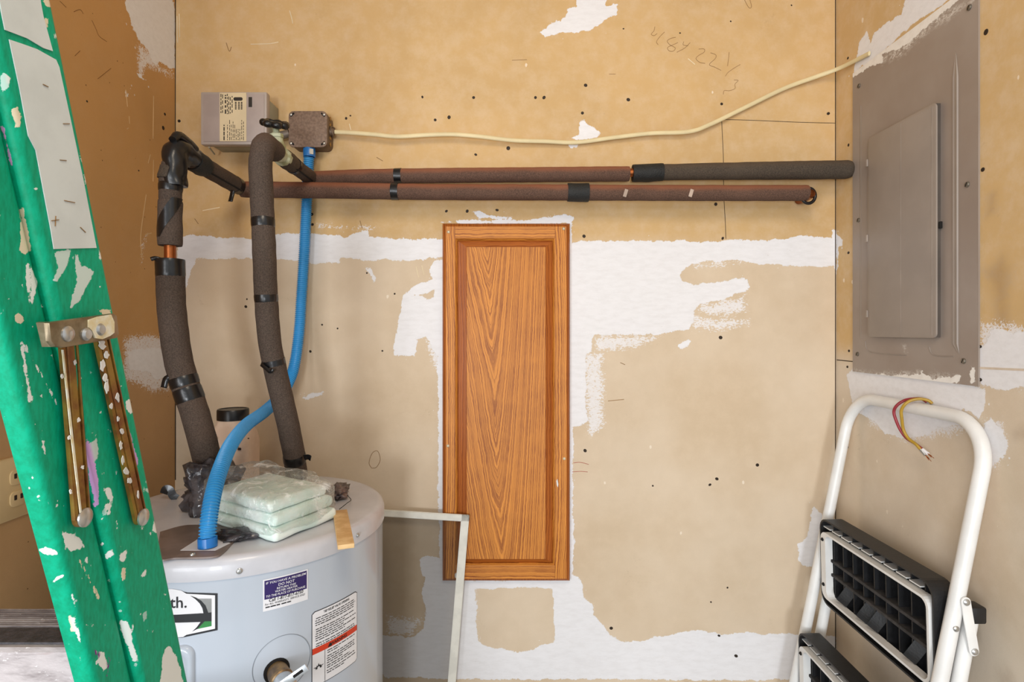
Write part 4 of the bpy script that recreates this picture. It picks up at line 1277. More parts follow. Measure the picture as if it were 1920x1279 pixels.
t.t.links.new(m2.outputs[0], t.out.inputs[0])
bm = bmesh.new()
bmesh.ops.create_uvsphere(bm, u_segments=72, v_segments=40, radius=1)
for v in bm.verts:
    c = v.co
    e_ = 0.42
    q = Vector([math.copysign(abs(a_) ** e_, a_) for a_ in c])
    q.x *= la * 0.5 + 0.010
    q.y *= lb_ * 0.5 + 0.018
    q.z = 0.034 + q.z * 0.034
    if q.z > 0.05: q.z += 0.010 + 0.016 * max(0, c.y + 0.2)
    nz_ = mnoise.noise_vector(Vector((q.x * 28, q.y * 28, q.z * 40))) * 0.010 + mnoise.noise_vector(Vector((q.x * 70, q.y * 70, q.z * 70))) * 0.0025
    nz_.z = abs(nz_.z) + 0.001
    if q.z < 0.004: nz_ *= 0.0
    v.co = q + nz_
    v.co.z = max(0.0007, v.co.z)
bm.transform(Matrix.Translation(fc + eA * la * 0.5 + eB * (lb_ * 0.5 + 0.01)) @ rotP.to_4x4())
tag(link('clear_plastic_bag', from_bm('clear_plastic_bag', bm, True), mb), 'clear wrinkled plastic bag around the folded white pads', 'plastic bag')
# grey crumpled plastic bags
mg_ = bpy.data.materials.new('grey_plastic_film')
t = NT(mg_)
p = t.pos()
b = t.bsdf(Base_Color=t.mix(t.ss(t.noise(p, 30, 3), 0.35, 0.65), lin((40, 38, 44)), lin((96, 92, 96))), Roughness=0.16, Normal=t.bump(t.n('ShaderNodeTexVoronoi', {'Vector': p, 'Scale': 55.0}).outputs['Distance'], 0.7, 0.01))
tp = t.n('ShaderNodeBsdfTransparent', {'Color': (0.8, 0.8, 0.82, 1)})
mx = t.n('ShaderNodeMixShader', {0: 0.62, 1: tp.outputs[0], 2: b.outputs[0]})
t.t.links.new(mx.outputs[0], t.out.inputs[0])
def crumple(name, c, s, seed, label, mat=mg_, sub=4, amp=0.5):
    bm = bmesh.new()
    bmesh.ops.create_icosphere(bm, subdivisions=sub, radius=1)
    for v in bm.verts:
        d = v.co.normalized()
        cr = mnoise.voronoi(d * 2.6 + Vector((seed, seed * 0.3, 0)))[0]
        k = 0.78 + amp * mnoise.noise(d * 1.7 + Vector((seed, 0, 0))) + amp * 0.9 * (cr[1] - cr[0])
        q = Vector((d.x * s[0], d.y * s[1], d.z * s[2])) * k + Vector(c)
        q.z = max(heat_top + 0.001 + 0.002 * abs(d.x), q.z)
        v.co = q
    o = link(name, from_bm(name, bm, True), mat)
    return tag(o, label, 'plastic bag')
q = ht(362, 960)
crumple('grey_plastic_bag', (q.x + 0.028, q.y + 0.015, heat_top + 0.034), (0.074, 0.052, 0.070), 3.0, 'dark grey crumpled plastic bag at foot of the leftmost pipe')
q = ht(478, 1000)
crumple('grey_plastic_bag', (-0.487, 1.005, heat_top + 0.007), (0.040, 0.030, 0.011), 8.0, 'flat dark plastic bag end tucked under the white pads', amp=0.4)
# curled black tape strip
q = ht(312, 938)
tag(sweep('tape_scrap', resample(crom([q + Vector((-0.006, 0, 0.014)), q + Vector((-0.002, 0, 0.024)), q + Vector((0.006, 0.002, 0.022)), q + Vector((0.012, 0.004, 0.008)), q + Vector((0.02, 0.006, 0.002))], 6), 0.002), 1, m_tape, None, prof=[(0.0006, 0.008), (-0.0006, 0.008), (-0.0006, -0.008), (0.0006, -0.008)]), 'curled black tape scrap on heater beside the green ladder', 'tape scrap')
# jug
m_jug = simple('milky_plastic', (226, 205, 186), 0.45, var=0.06, vscale=12, rgb2=(206, 180, 160))
yj_ = 1.365
jc = P(437, 800, yj_)
jug = empty('plastic_jug', (jc.x, yj_, heat_top), 'cloudy beige plastic jug with black screw cap behind the blue conduit', 'jug')
hj = P(437, 786, yj_).z - heat_top
lev = [(0.0, 0.046, 0.4), (0.004, 0.050, 0.45), (hj * 0.66, 0.0505, 0.45), (hj * 0.80, 0.047, 0.55), (hj * 0.93, 0.036, 0.9), (hj, 0.034, 1.0)]
vs, fs = [], []
S = 40
for z_, r_, e_ in lev:
    for j in range(S):
        a_ = 2 * math.pi * j / S + 0.35
        ca, sa = math.cos(a_), math.sin(a_)
        vs.append(Vector((jc.x + math.copysign(abs(ca) ** e_, ca) * r_, yj_ + math.copysign(abs(sa) ** e_, sa) * r_, heat_top + z_)))
for i in range(len(lev) - 1):
    for j in range(S):
        a_, b_ = i * S + j, i * S + (j + 1) % S
        fs.append((a_, b_, b_ + S, a_ + S))
fs += [tuple(reversed(range(S))), tuple(range((len(lev) - 1) * S, len(lev) * S))]
me = mesh('bottle', vs, fs, True); me.set_sharp_from_angle(angle=math.radians(35))
jb_ = link('bottle', me, m_jug, jug)
lathe('screw_cap', [(0.0335, -0.001), (0.0355, 0.0), (0.0355, 0.022), (0.034, 0.025), (0.031, 0.025), (0.030, 0.0235), (0.005, 0.0235)], (jc.x, yj_, heat_top + hj), (0, 0, 1), m_blackp, jug, 36)
m_smudge = simple('black_smudge', (50, 36, 34), 0.7)
for px, py, s_ in ((404, 822, 4), (408, 836, 3), (449, 842, 4), (466, 822, 1.6), (411, 846, 2), (446, 838, 2)):
    blob('smudge', [(px + s_ * math.cos(a_) * (0.7 + random.random() * 0.6), py + s_ * 0.8 * math.sin(a_) * (0.6 + random.random() * 0.7)) for a_ in np.linspace(0, 6.28, 10)[:-1]], lambda a_, b_: P(a_, b_, yj_ - 0.0506), (0, -1, 0), 0.0006, m_smudge, jb_)
# wooden shim and torn tape
m_wood = simple('pale_pine', (226, 190, 136), 0.6, rgb2=(206, 164, 108), vscale=40)
s0 = Vector((-0.343, 1.135, heat_top + 0.0055)); s1 = P(649, 1020, 0.952) + Vector((0, 0, 0.0))
s1.z = heat_top + 0.0055
dv = (s1 - s0); ln = dv.length; dv.normalize()
sd_ = dv.cross(Vector((0, 0, 1)))
rotS = Matrix((dv, sd_, Vector((0, 0, 1)))).transposed()
tag(box('wood_shim', (s0 + s1) / 2, (ln, 0.027, 0.008), m_wood, None, rotS, 0.0012), 'small pale pine offcut lying over the heater rim', 'wood offcut')
m_foil = simple('brown_foil_tape', (120, 104, 100), 0.3, metal=0.3, rgb2=(70, 60, 62), vscale=50)
q = ht(628, 935)
o = crumple('crumpled_tape', (q.x, q.y, heat_top + 0.014), (0.026, 0.040, 0.016), 15.0, 'brown crumpled tape wad behind the pine offcut', m_foil, 4, 0.55)
o['category'] = 'tape wad'
lathe_c = ht(640, 930)
tag(sweep('loose_wire', resample(crom([ht(632, 944) + Vector((0, 0, 0.004)), ht(645, 936) + Vector((0, 0, 0.010)), ht(658, 940) + Vector((0, 0, 0.004)), ht(650, 955) + Vector((0, 0, 0.012)), ht(636, 957) + Vector((0, 0, 0.002))], 8), 0.002), 0.0007, m_slit, None, seg=6), 'thin black loose wire curling beside the brown tape wad', 'wire')

# ------------------------------------------------------------------ outlet on the left wall
m_ivory = simple('ivory_plate', (214, 186, 138), 0.4, var=0.03)
ol = empty('wall_outlet', (XL, 1.04, H - 0.29), 'ivory duplex wall outlet left of the green ladder', 'outlet')
zt_, zb2 = PX(50, 850, XL).z, PX(50, 963, XL).z
yc = 1.036
poly_prism('cover_plate', rrect(yc - 0.06, zb2, yc + 0.030, zt_, 0.004, 3), lambda q: (XL, q[0], q[1]), (0.006, 0, 0), m_ivory, ol, 0.003)
for zc_ in ((zt_ + zb2) / 2 + 0.0195, (zt_ + zb2) / 2 - 0.0195):
    rc_ = poly_prism('receptacle', rrect(yc - 0.017, zc_ - 0.014, yc + 0.017, zc_ + 0.014, 0.010, 5), lambda q: (XL + 0.006, q[0], q[1]), (0.002, 0, 0), m_ivory, ol, 0.0005)
    for dy, w_ in ((-0.0065, 0.0028), (0.0065, 0.0028)):
        poly_prism('slot', rrect(yc + dy - w_, zc_ - 0.002, yc + dy + w_, zc_ + 0.007, 0.0008, 2), lambda q: (XL + 0.008, q[0], q[1]), (0.0004, 0, 0), m_dark, rc_)

# ------------------------------------------------------------------ breaker panel on the right wall
m_pan = simple('panel_grey_enamel', (146, 134, 124), 0.42, var=0.05, vscale=7)
panel = empty('breaker_panel', (XR, 1.25, H - 0.11), 'grey metal breaker panel with closed door on the right wall', 'breaker panel')
zt_, zb2 = H + 0.655, H - 0.104
y0_, y1_ = 1.060, 1.450
pm = bpy.data.materials.new('panel_enamel_smeared')
t = NT(pm)
p = t.pos()
mid, fine = t.noise(p, 26, 5, 0.65), t.noise(p, 180, 4, 0.7)
rag = t.m('ADD', t.m('MULTIPLY', t.m('SUBTRACT', mid, 0.5), 0.026), t.m('MULTIPLY', t.m('SUBTRACT', fine, 0.5), 0.010))
mk = t.ss(t.m('ADD', t.attr('sd').outputs['Fac'], rag), -0.0006, 0.0008)
thn = t.m('ADD', t.attr('thin').outputs['Fac'], t.m('MULTIPLY', rag, 1.5))
mk2 = t.m('MULTIPLY', t.ss(thn, -0.004, 0.02, 0.0, 1.0), t.ss(t.noise(t.sc(p, (1, 0.5, 1)), 230, 3, 0.8), 0.42, 0.6))
base = t.mix(t.ss(t.noise(p, 6, 4), 0.3, 0.7), lin((142, 128, 118)), lin((152, 140, 131)))
vo = t.vor(p, 60); sepc = t.n('ShaderNodeSeparateColor', {0: vo.outputs['Color']})
spk = t.m('MULTIPLY', t.m('LESS_THAN', vo.outputs['Distance'], t.m('MULTIPLY', sepc.outputs[1], 0.09)), t.m('GREATER_THAN', sepc.outputs[0], 0.93))
base = t.mix(spk, base, lin((215, 208, 198)))
wn = t.noise(p, 70, 4, 0.7)
colr = t.mix(t.m('MAXIMUM', mk, t.m('MULTIPLY', mk2, 0.75)), base, t.mix(t.ss(wn, 0.35, 0.8, 0, 0.3), lin((232, 228, 222)), lin((190, 180, 170))))
bb = t.bsdf(Base_Color=colr, Roughness=t.m('ADD', 0.40, t.m('MULTIPLY', mk, 0.35)), Normal=t.bump(mk, 0.3, 0.002))
xp = XR - 0.004
py_, pz_ = np.arange(y0_, y1_ + 0.0001, 0.003), np.linspace(zb2, zt_, 254)
PY, PZ = np.meshgrid(py_, pz_)
PAN_W = [[(1598, 128), (1615, 118), (1650, 95), (1700, 57), (1760, 12), (1790, -10), (1830, -40), (1840, -50), (1840, -36), (1800, 0), (1775, 18), (1745, 45), (1715, 70), (1680, 95), (1652, 100), (1655, 115), (1640, 122), (1625, 128), (1606, 142), (1598, 145)],
         [(1598, 700), (1640, 702), (1700, 704), (1725, 700), (1728, 690), (1735, 702), (1745, 708), (1740, 720), (1598, 706)],
         [(1742, 712), (1800, 706), (1800, 716), (1745, 722)],
         [(1822, 690), (1826, 690), (1826, 715), (1820, 720)]]
PAN_T = [[(1740, 700), (1800, 704), (1802, 722), (1740, 718)], [(1640, 120), (1660, 100), (1760, 25), (1840, -20), (1840, 0), (1750, 60), (1680, 115)], [(1598, 690), (1640, 696), (1730, 690), (1730, 712), (1598, 706)], [(1690, 645), (1702, 645), (1704, 668), (1696, 665)]]
rtp = lambda px, py: (PX(px, py, xp).y, PX(px, py, xp).z)
fl = {'sd': field([pj(rtp, q) for q in PAN_W], PY, PZ), 'thin': field([pj(rtp, q) for q in PAN_T], PY, PZ)}
sheet('cover', py_, pz_, lambda u_, v_: np.stack([np.full_like(u_, xp), u_, v_], -1), pm, fl, None, panel, flip=True, smooth=False)
box('cover_edge', ((xp + 0.0003 + XR) / 2, (y0_ + y1_) / 2, (zt_ + zb2) / 2), (XR - xp - 0.0004, y1_ - y0_, zt_ - zb2), m_pan, panel)
rp = lambda px, py: PX(px, py, xp)
# embossed fold line and side rib
yr0 = 1.113
rib = empty
bm = bmesh.new()
zA, zB_ = H - 0.046, H + 0.545
prof = [(-0.0068, 0.0), (-0.0048, 0.0022), (-0.0024, 0.0012), (0.0024, 0.0012), (0.0048, 0.0022), (0.0068, 0.0)]
rows = [(zA, 0.02, -0.008), (zA + 0.02, 1.0, 0), (zB_ - 0.05, 1.0, 0), (zB_, 0.02, 0.0)]
vs, fs = [], []
for z_, k_, dy in rows:
    for a_, h_ in prof:
        vs.append(Vector((xp - 0.0002 - h_ * k_, yr0 + a_ * max(0.15, k_) + dy, z_)))
for i in range(len(rows) - 1):
    for j in range(len(prof) - 1):
        o_ = i * 6 + j
        fs.append((o_, o_ + 1, o_ + 7, o_ + 6))
obj('pressed_rib', vs, fs, m_pan, panel, False)
yl = PX(1613.5, 400, xp).y
vs = [Vector((xp - h_, yl + a_, z_)) for z_ in (H - 0.02, H + 0.56) for a_, h_ in ((-0.0035, 0.0001), (0, 0.0008), (0.0035, 0.0001))]
obj('pressed_rib', vs, [(0, 1, 4, 3), (1, 2, 5, 4)], m_pan, panel)
for (ca, cb2) in ((1622, 1700), (1742, 1788)):
    ql = [PX(ca, 640 if ca < 1700 else 650, xp), PX(ca + 6, 658 if ca < 1700 else 664, xp), PX((ca + cb2) / 2, 664 if ca < 1700 else 668, xp), PX(cb2, 666 if ca < 1700 else 668, xp)]
    sweep('pressed_rib', resample(crom(ql, 6), 0.004), 0.0012, m_pan, panel, seg=8)
# door
dy0, dy1 = PX(1752, 400, XR - 0.016).y - 0.004, PX(1632, 400, XR - 0.008).y
dz0, dz1 = H - 0.0155, H + 0.4625
dr = poly_prism('panel_door', rrect(dy0, dz0, dy1, dz1, 0.011, 6), lambda q: (xp - 0.0085, q[0], q[1]), (-0.0030, 0, 0), m_pan, panel, 0.0012)
xdn = xp - 0.0115
box('door_gap_shade', (xp - 0.0043, (dy0 + dy1) / 2 + 0.001, (dz0 + dz1) / 2), (0.0083, dy1 - dy0 - 0.004, dz1 - dz0 - 0.004), simple('recess_shade', (84, 75, 68), 0.6), dr)  # dark box filling the gap, coloured for the shade behind the door edge
for yy in (dy0 + 0.012, dy0 + 0.105):
    box('door_crease', (xdn - 0.0001, yy, (dz0 + dz1) / 2), (0.0006, 0.0012, dz1 - dz0 - 0.012), simple('crease_grey', (160, 148, 138), 0.4), dr)
for py in (302, 445, 588):
    c_ = PX(1634, py, xdn)
    box('hinge', (xdn - 0.0006, dy1 + 0.0005, c_.z), (0.003, 0.0055, 0.017), simple('hinge_grey', (164, 152, 142), 0.4), dr, None, 0.0006, 1)
box('latch', (xp - 0.004, dy0 - 0.002, H + 0.213), (0.005, 0.006, 0.014), m_slit, panel, None, 0.001, 1)
for px, py in ((1611, 161), (1818, 14), (1814, 346), (1610, 413), (1608, 664), (1807, 677)):
    c_ = rp(px, py)
    sc_ = lathe('screw', [(0.0056, 0), (0.0056, 0.0012), (0.004, 0.0028), (0.001, 0.003)], c_, (-1, 0, 0), simple('screw_steel', (128, 120, 108), 0.35, metal=0.6), panel, 14)
    box('screw_slot', c_ + Vector((-0.003, 0, 0)), (0.0006, 0.0014, 0.0085), m_slit, sc_, Matrix.Rotation(0.5, 3, 'X'))

# ------------------------------------------------------------------ folded step stool
m_tube = simple('white_powder_coat', (232, 232, 230), 0.35, var=0.05, vscale=12)
m_blk2 = simple('black_nylon', (28, 28, 30), 0.5, var=0.15, vscale=60, bump=0.2, bscale=300)
stool = empty('step_stool', (0.62, 1.2, 0), 'folded step stool with white tube frame and black treads below the breaker panel', 'step stool')
def ST(Y, z, off=0.0):
    return Vector((0.858 - 0.2 * (-0.165 - z) + off, Y, H + z))
YLs, YRs = 1.435, 1.018
rb2 = 0.085
fp = [ST(YLs, -1.538), ST(YLs, -1.0), ST(YLs, -0.5)]
for i in range(9):
    a_ = math.radians(90 * i / 8)
    fp.append(ST(YLs - rb2 + rb2 * math.cos(a_), -0.165 - rb2 + rb2 * math.sin(a_)))
for i in range(9):
    a_ = math.radians(90 - 90 * i / 8)
    fp.append(ST(YRs + rb2 - rb2 * math.cos(a_), -0.165 - rb2 + rb2 * math.sin(a_)))
fp += [ST(YRs, -0.5), ST(YRs, -1.0), ST(YRs, -1.538)]
sweep('front_frame', resample(fp, 0.008), 0.0128, m_tube, stool, seg=20)
for Y_ in (YLs - 0.004, YRs + 0.002):
    pts = [ST(Y_, -0.515, 0.034), ST(Y_, -1.0, 0.040), ST(Y_, -1.538, 0.052)]
    lg = sweep('rear_leg', resample(pts, 0.02), 0.0122, m_tube, stool, seg=18)
    box('leg_cap', ST(Y_, -0.505, 0.036), (0.028, 0.030, 0.03), m_blk2, stool, None, 0.004)
    for off, z_ in ((0, -1.541), (0.053, -1.541)):
        lathe('rubber_foot', [(0.015, 0), (0.016, 0.004), (0.016, 0.03), (0.0135, 0.034)], ST(Y_, -1.55, off), (0, 0, 1), m_blk2, stool, 16)
# hinge link plate
def linkplate(Y_):
    a_, b_ = ST(Y_, -0.478, 0.004), ST(Y_, -0.565, 0.036)
    d_ = (b_ - a_).normalized(); n_ = Vector((-d_.z, 0, d_.x))
    out = []
    for c_, a0__ in ((a_, 0), (b_, math.pi)):
        for i in range(9):
            an = a0__ + math.pi * i / 8
            out.append(c_ + (n_ * math.cos(an) - d_ * math.sin(an)) * 0.0085)
    lp = poly_prism('link_plate', [(p_.x, p_.z) for p_ in out], lambda q: (q[0], Y_, q[1]), (0, -0.0025, 0), m_tube, stool, 0.0006)
    for c_ in (a_, b_):
        lathe('rivet', [(0.0058, 0), (0.0058, 0.002), (0.003, 0.0042)], c_ + Vector((0, -0.0025, 0)), (0, -1, 0), m_zinc, lp, 14)
linkplate(YRs - 0.014)
lathe('rivet', [(0.0052, 0), (0.0052, 0.002), (0.003, 0.004)], ST(YRs - 0.012, -0.527, -0.001), (0, -1, 0), m_zinc, stool, 14)
# treads seen from below
m_dust = simple('dusty_black_nylon', (60, 58, 58), 0.8, rgb2=(36, 35, 36), vscale=40)
def tread(ztop, zbot, xt, xb):
    Ya, Yb = 1.034, 1.416
    dep = 0.042
    zc, hh_ = (ztop + zbot) / 2, (ztop - zbot)
    tilt = math.atan2(xt - xb, hh_)
    rot = Matrix.Rotation(tilt, 3, 'Y')
    C_ = Vector(((xt + xb) / 2, (Ya + Yb) / 2, H + zc))
    W_ = Yb - Ya
    def tp3(y_, z_, x_):         # local: y along width, z up the face, x depth (0 = open face)
        return C_ + rot @ Vector((x_, y_, z_))
    tr_ = empty
    root = None
    o2, i2 = rrect(-W_ / 2, -hh_ / 2, W_ / 2, hh_ / 2, 0.028, 6), rrect(-W_ / 2 + 0.004, -hh_ / 2 + 0.004, W_ / 2 - 0.004, hh_ / 2 - 0.004, 0.025, 6)
    k = len(o2)
    vs = [tp3(*q, 0.0) for q in o2] + [tp3(*q, 0.0) for q in i2] + [tp3(*q, dep) for q in o2] + [tp3(*q, dep - 0.006) for q in i2]
    fs = []
    for j in range(k):
        n_ = (j + 1) % k
        fs += [(j, n_, k + n_, k + j), (j, 2 * k + j, 2 * k + n_, n_), (k + j, k + n_, 3 * k + n_, 3 * k + j)]
    fs += [tuple(range(2 * k, 3 * k)), tuple(reversed(range(3 * k, 4 * k)))]
    shell = obj('tread', vs, fs, m_blk2, stool)
    nr = 10
    for i in range(1, nr):
        y_ = -W_ / 2 + W_ * i / nr
        bx_ = box_bm(tp3(y_, 0, dep / 2 + 0.006), (dep - 0.014, 0.0026, hh_ - 0.008), rot)
        link('rib', from_bm('rib', bx_), m_blk2, shell)
    for z_ in (-0.028, 0.006):
        link('rib', from_bm('rib', box_bm(tp3(0, z_, dep / 2 + 0.002), (dep - 0.014, W_ - 0.01, 0.007), rot, 0.001, 1)), m_dust, shell)
    # white steel hoop under the tread
    oo, ii = rrect(-W_ / 2 + 0.008, -hh_ / 2 + 0.018, W_ / 2 - 0.010, hh_ / 2 - 0.030, 0.020, 5), rrect(-W_ / 2 + 0.0135, -hh_ / 2 + 0.0232, W_ / 2 - 0.030, hh_ / 2 - 0.0352, 0.016, 5)
    k = len(oo)
    vs = [tp3(*q, -0.004) for q in oo] + [tp3(*q, -0.004) for q in ii] + [tp3(*q, 0.014) for q in oo] + [tp3(*q, 0.014) for q in ii]
    fs = []
    for j in range(k):
        n_ = (j + 1) % k
        fs += [(j, n_, k + n_, k + j), (j, 2 * k + j, 2 * k + n_, n_), (k + j, k + n_, 3 * k + n_, 3 * k + j), (2 * k + j, 3 * k + j, 3 * k + n_, 2 * k + n_)]
    hoop = obj('steel_hoop', vs, fs, m_tube, shell)
    for i in range(nr - 1):
        y_ = -W_ / 2 + W_ * (i + 0.9) / nr
        link('tab', from_bm('tab', box_bm(tp3(y_ + 0.0235, hh_ / 2 - 0.023, 0.020), (0.026, 0.030, 0.0025), rot)), m_tube, shell)
    for y_, z_ in ((W_ / 2 - 0.02, hh_ / 2 - 0.05), (W_ / 2 - 0.02, -hh_ / 2 + 0.05)):
        lathe('bolt', [(0.0042, 0), (0.0042, 0.002), (0.002, 0.004)], tp3(y_, z_, -0.004), rot @ Vector((-1, 0, 0)), m_slit, shell, 12)
    for i in (2, 4, 5, 8):
        y_ = W_ / 2 - W_ * i / nr
        pts = [tp3(y_, -hh_ / 2 + 0.03, 0.006), tp3(y_ - 0.006, -hh_ / 2 + 0.045, 0.012), tp3(y_ - 0.012, -hh_ / 2 + 0.07, 0.026)]
        link('gusset', mesh('gusset', *sweep_data(crom(pts, 4), 1, prof=[(0.012, 0.001), (-0.012, 0.001), (-0.012, -0.001), (0.012, -0.001)])), m_blk2, shell)
tread(-0.462, -0.672, 0.765, 0.770)
tread(-0.742, -0.950, 0.712, 0.716)

# ------------------------------------------------------------------ two wires hooked over the stool
def wire(name, pts, col, label):
    w_ = empty(name, pts[0], label, 'wire')
    c_ = resample(crom(pts, 10), 0.003)
    sweep('insulation', c_, 0.0031, simple('wire_' + name, col, 0.4, var=0.08, vscale=50), w_, seg=10)
    d_ = (c_[-1] - c_[-3]).normalized()
    sweep('ferrule', [c_[-1], c_[-1] + d_ * 0.014], 0.0034, m_wlab if 'red' in name else m_zinc, w_, seg=10)
    for k in range(4):
        a_ = k * 1.6
        sweep('strand', [c_[-1] + d_ * 0.012, c_[-1] + d_ * (0.022 + 0.002 * k) + Vector((0.002 * math.cos(a_), 0.002 * math.sin(a_), 0))], 0.0006, m_copper, w_, seg=5)
def wpt(px, py, x): return PX(px, py, x)
wire('yellow_wire', [wpt(1748, 757, 0.8715), wpt(1740, 751, 0.866), wpt(1724, 748, 0.855), wpt(1708, 751, 0.842), wpt(1697, 758, 0.832), wpt(1690, 770, 0.829), wpt(1691, 786, 0.832), wpt(1694, 806, 0.838), wpt(1703, 822, 0.842), wpt(1716, 832, 0.846), wpt(1726, 843, 0.85)], (176, 140, 44), 'mustard yellow wire hooked over the white stool rail')
wire('red_wire', [wpt(1738, 754, 0.8715), wpt(1728, 748, 0.864), wpt(1712, 748, 0.852), wpt(1696, 751, 0.842), wpt(1682, 760, 0.831), wpt(1676, 772, 0.828), wpt(1680, 788, 0.831), wpt(1688, 806, 0.838), wpt(1700, 822, 0.8455), wpt(1716, 832, 0.8505), wpt(1730, 843, 0.853)], (150, 42, 52), 'dark red wire hooked over the white stool rail')

# ------------------------------------------------------------------ green stepladder
XLAD = -0.345
R0 = Vector((XLAD, XLAD * F / (92 - 960), H + 620 / F * XLAD * F / (92 - 960)))
dS = Vector((0, 0.2785, -0.9604)).normalized()
eW = Vector((0, dS.z * -1, dS.y))
WL = 0.122
def LP(w_, n_, s_): return R0 + eW * (w_ - WL) + dS * s_ + Vector((n_, 0, 0))
ladder = empty('stepladder', (XLAD - 0.2, 0.9, 0), 'paint splattered green fibreglass stepladder leaning folded in the left foreground', 'stepladder')
lm = bpy.data.materials.new('green_fibreglass')
t = NT(lm)
p = t.pos()
mid, fine = t.noise(p, 60, 4, 0.65), t.noise(p, 420, 3, 0.7)
rag = t.m('ADD', t.m('MULTIPLY', t.m('SUBTRACT', mid, 0.5), 0.006), t.m('MULTIPLY', t.m('SUBTRACT', fine, 0.5), 0.0032))
mk = t.ss(t.m('ADD', t.attr('sd').outputs['Fac'], rag), -0.0003, 0.0003)
n1 = t.noise(t.sc(p, (1, 2.2, 0.6)), 130, 4, 0.7)
base = t.mix(t.ss(n1, 0.3, 0.7), lin((0, 148, 108)), lin((0, 172, 132)))
base = t.mix(t.ss(t.noise(p, 9, 4), 0.45, 0.75, 0, 0.3), base, lin((14, 178, 142)))
vo = t.vor(p, 120); sepc = t.n('ShaderNodeSeparateColor', {0: vo.outputs['Color']})
spk = t.m('MULTIPLY', t.m('LESS_THAN', vo.outputs['Distance'], t.m('MULTIPLY', sepc.outputs[1], 0.20)), t.m('GREATER_THAN', sepc.outputs[0], 0.80))
base = t.mix(t.m('MULTIPLY', spk, 0.75), base, lin((188, 226, 214)))
vo = t.vor(t.sc(p, (1, 1, 0.6)), 46); sepc = t.n('ShaderNodeSeparateColor', {0: vo.outputs['Color']})
spk = t.m('MULTIPLY', t.m('LESS_THAN', t.m('ADD', vo.outputs['Distance'], t.m('MULTIPLY', t.m('SUBTRACT', fine, 0.5), 0.25)), t.m('MULTIPLY', sepc.outputs[1], 0.20)), t.m('GREATER_THAN', sepc.outputs[0], 0.72))
base = t.mix(t.m('MULTIPLY', spk, 0.85), base, lin((222, 234, 228)))
colr = t.mix(mk, base, t.attr('pc').outputs['Color'])
bb = t.bsdf(Base_Color=colr, Roughness=t.m('ADD', 0.5, t.m('MULTIPLY', mk, 0.15)), Normal=t.bump(t.m('ADD', mk, t.m('MULTIPLY', n1, 0.25)), 0.3, 0.0008))
bb.inputs['Specular IOR Level'].default_value = 0.22
WHT, LIL, PUR, CRM = (232, 236, 232), (206, 160, 214), (120, 50, 130), (226, 214, 186)
lpj = lambda px, py: (PX(px, py, XLAD).y, PX(px, py, XLAD).z)
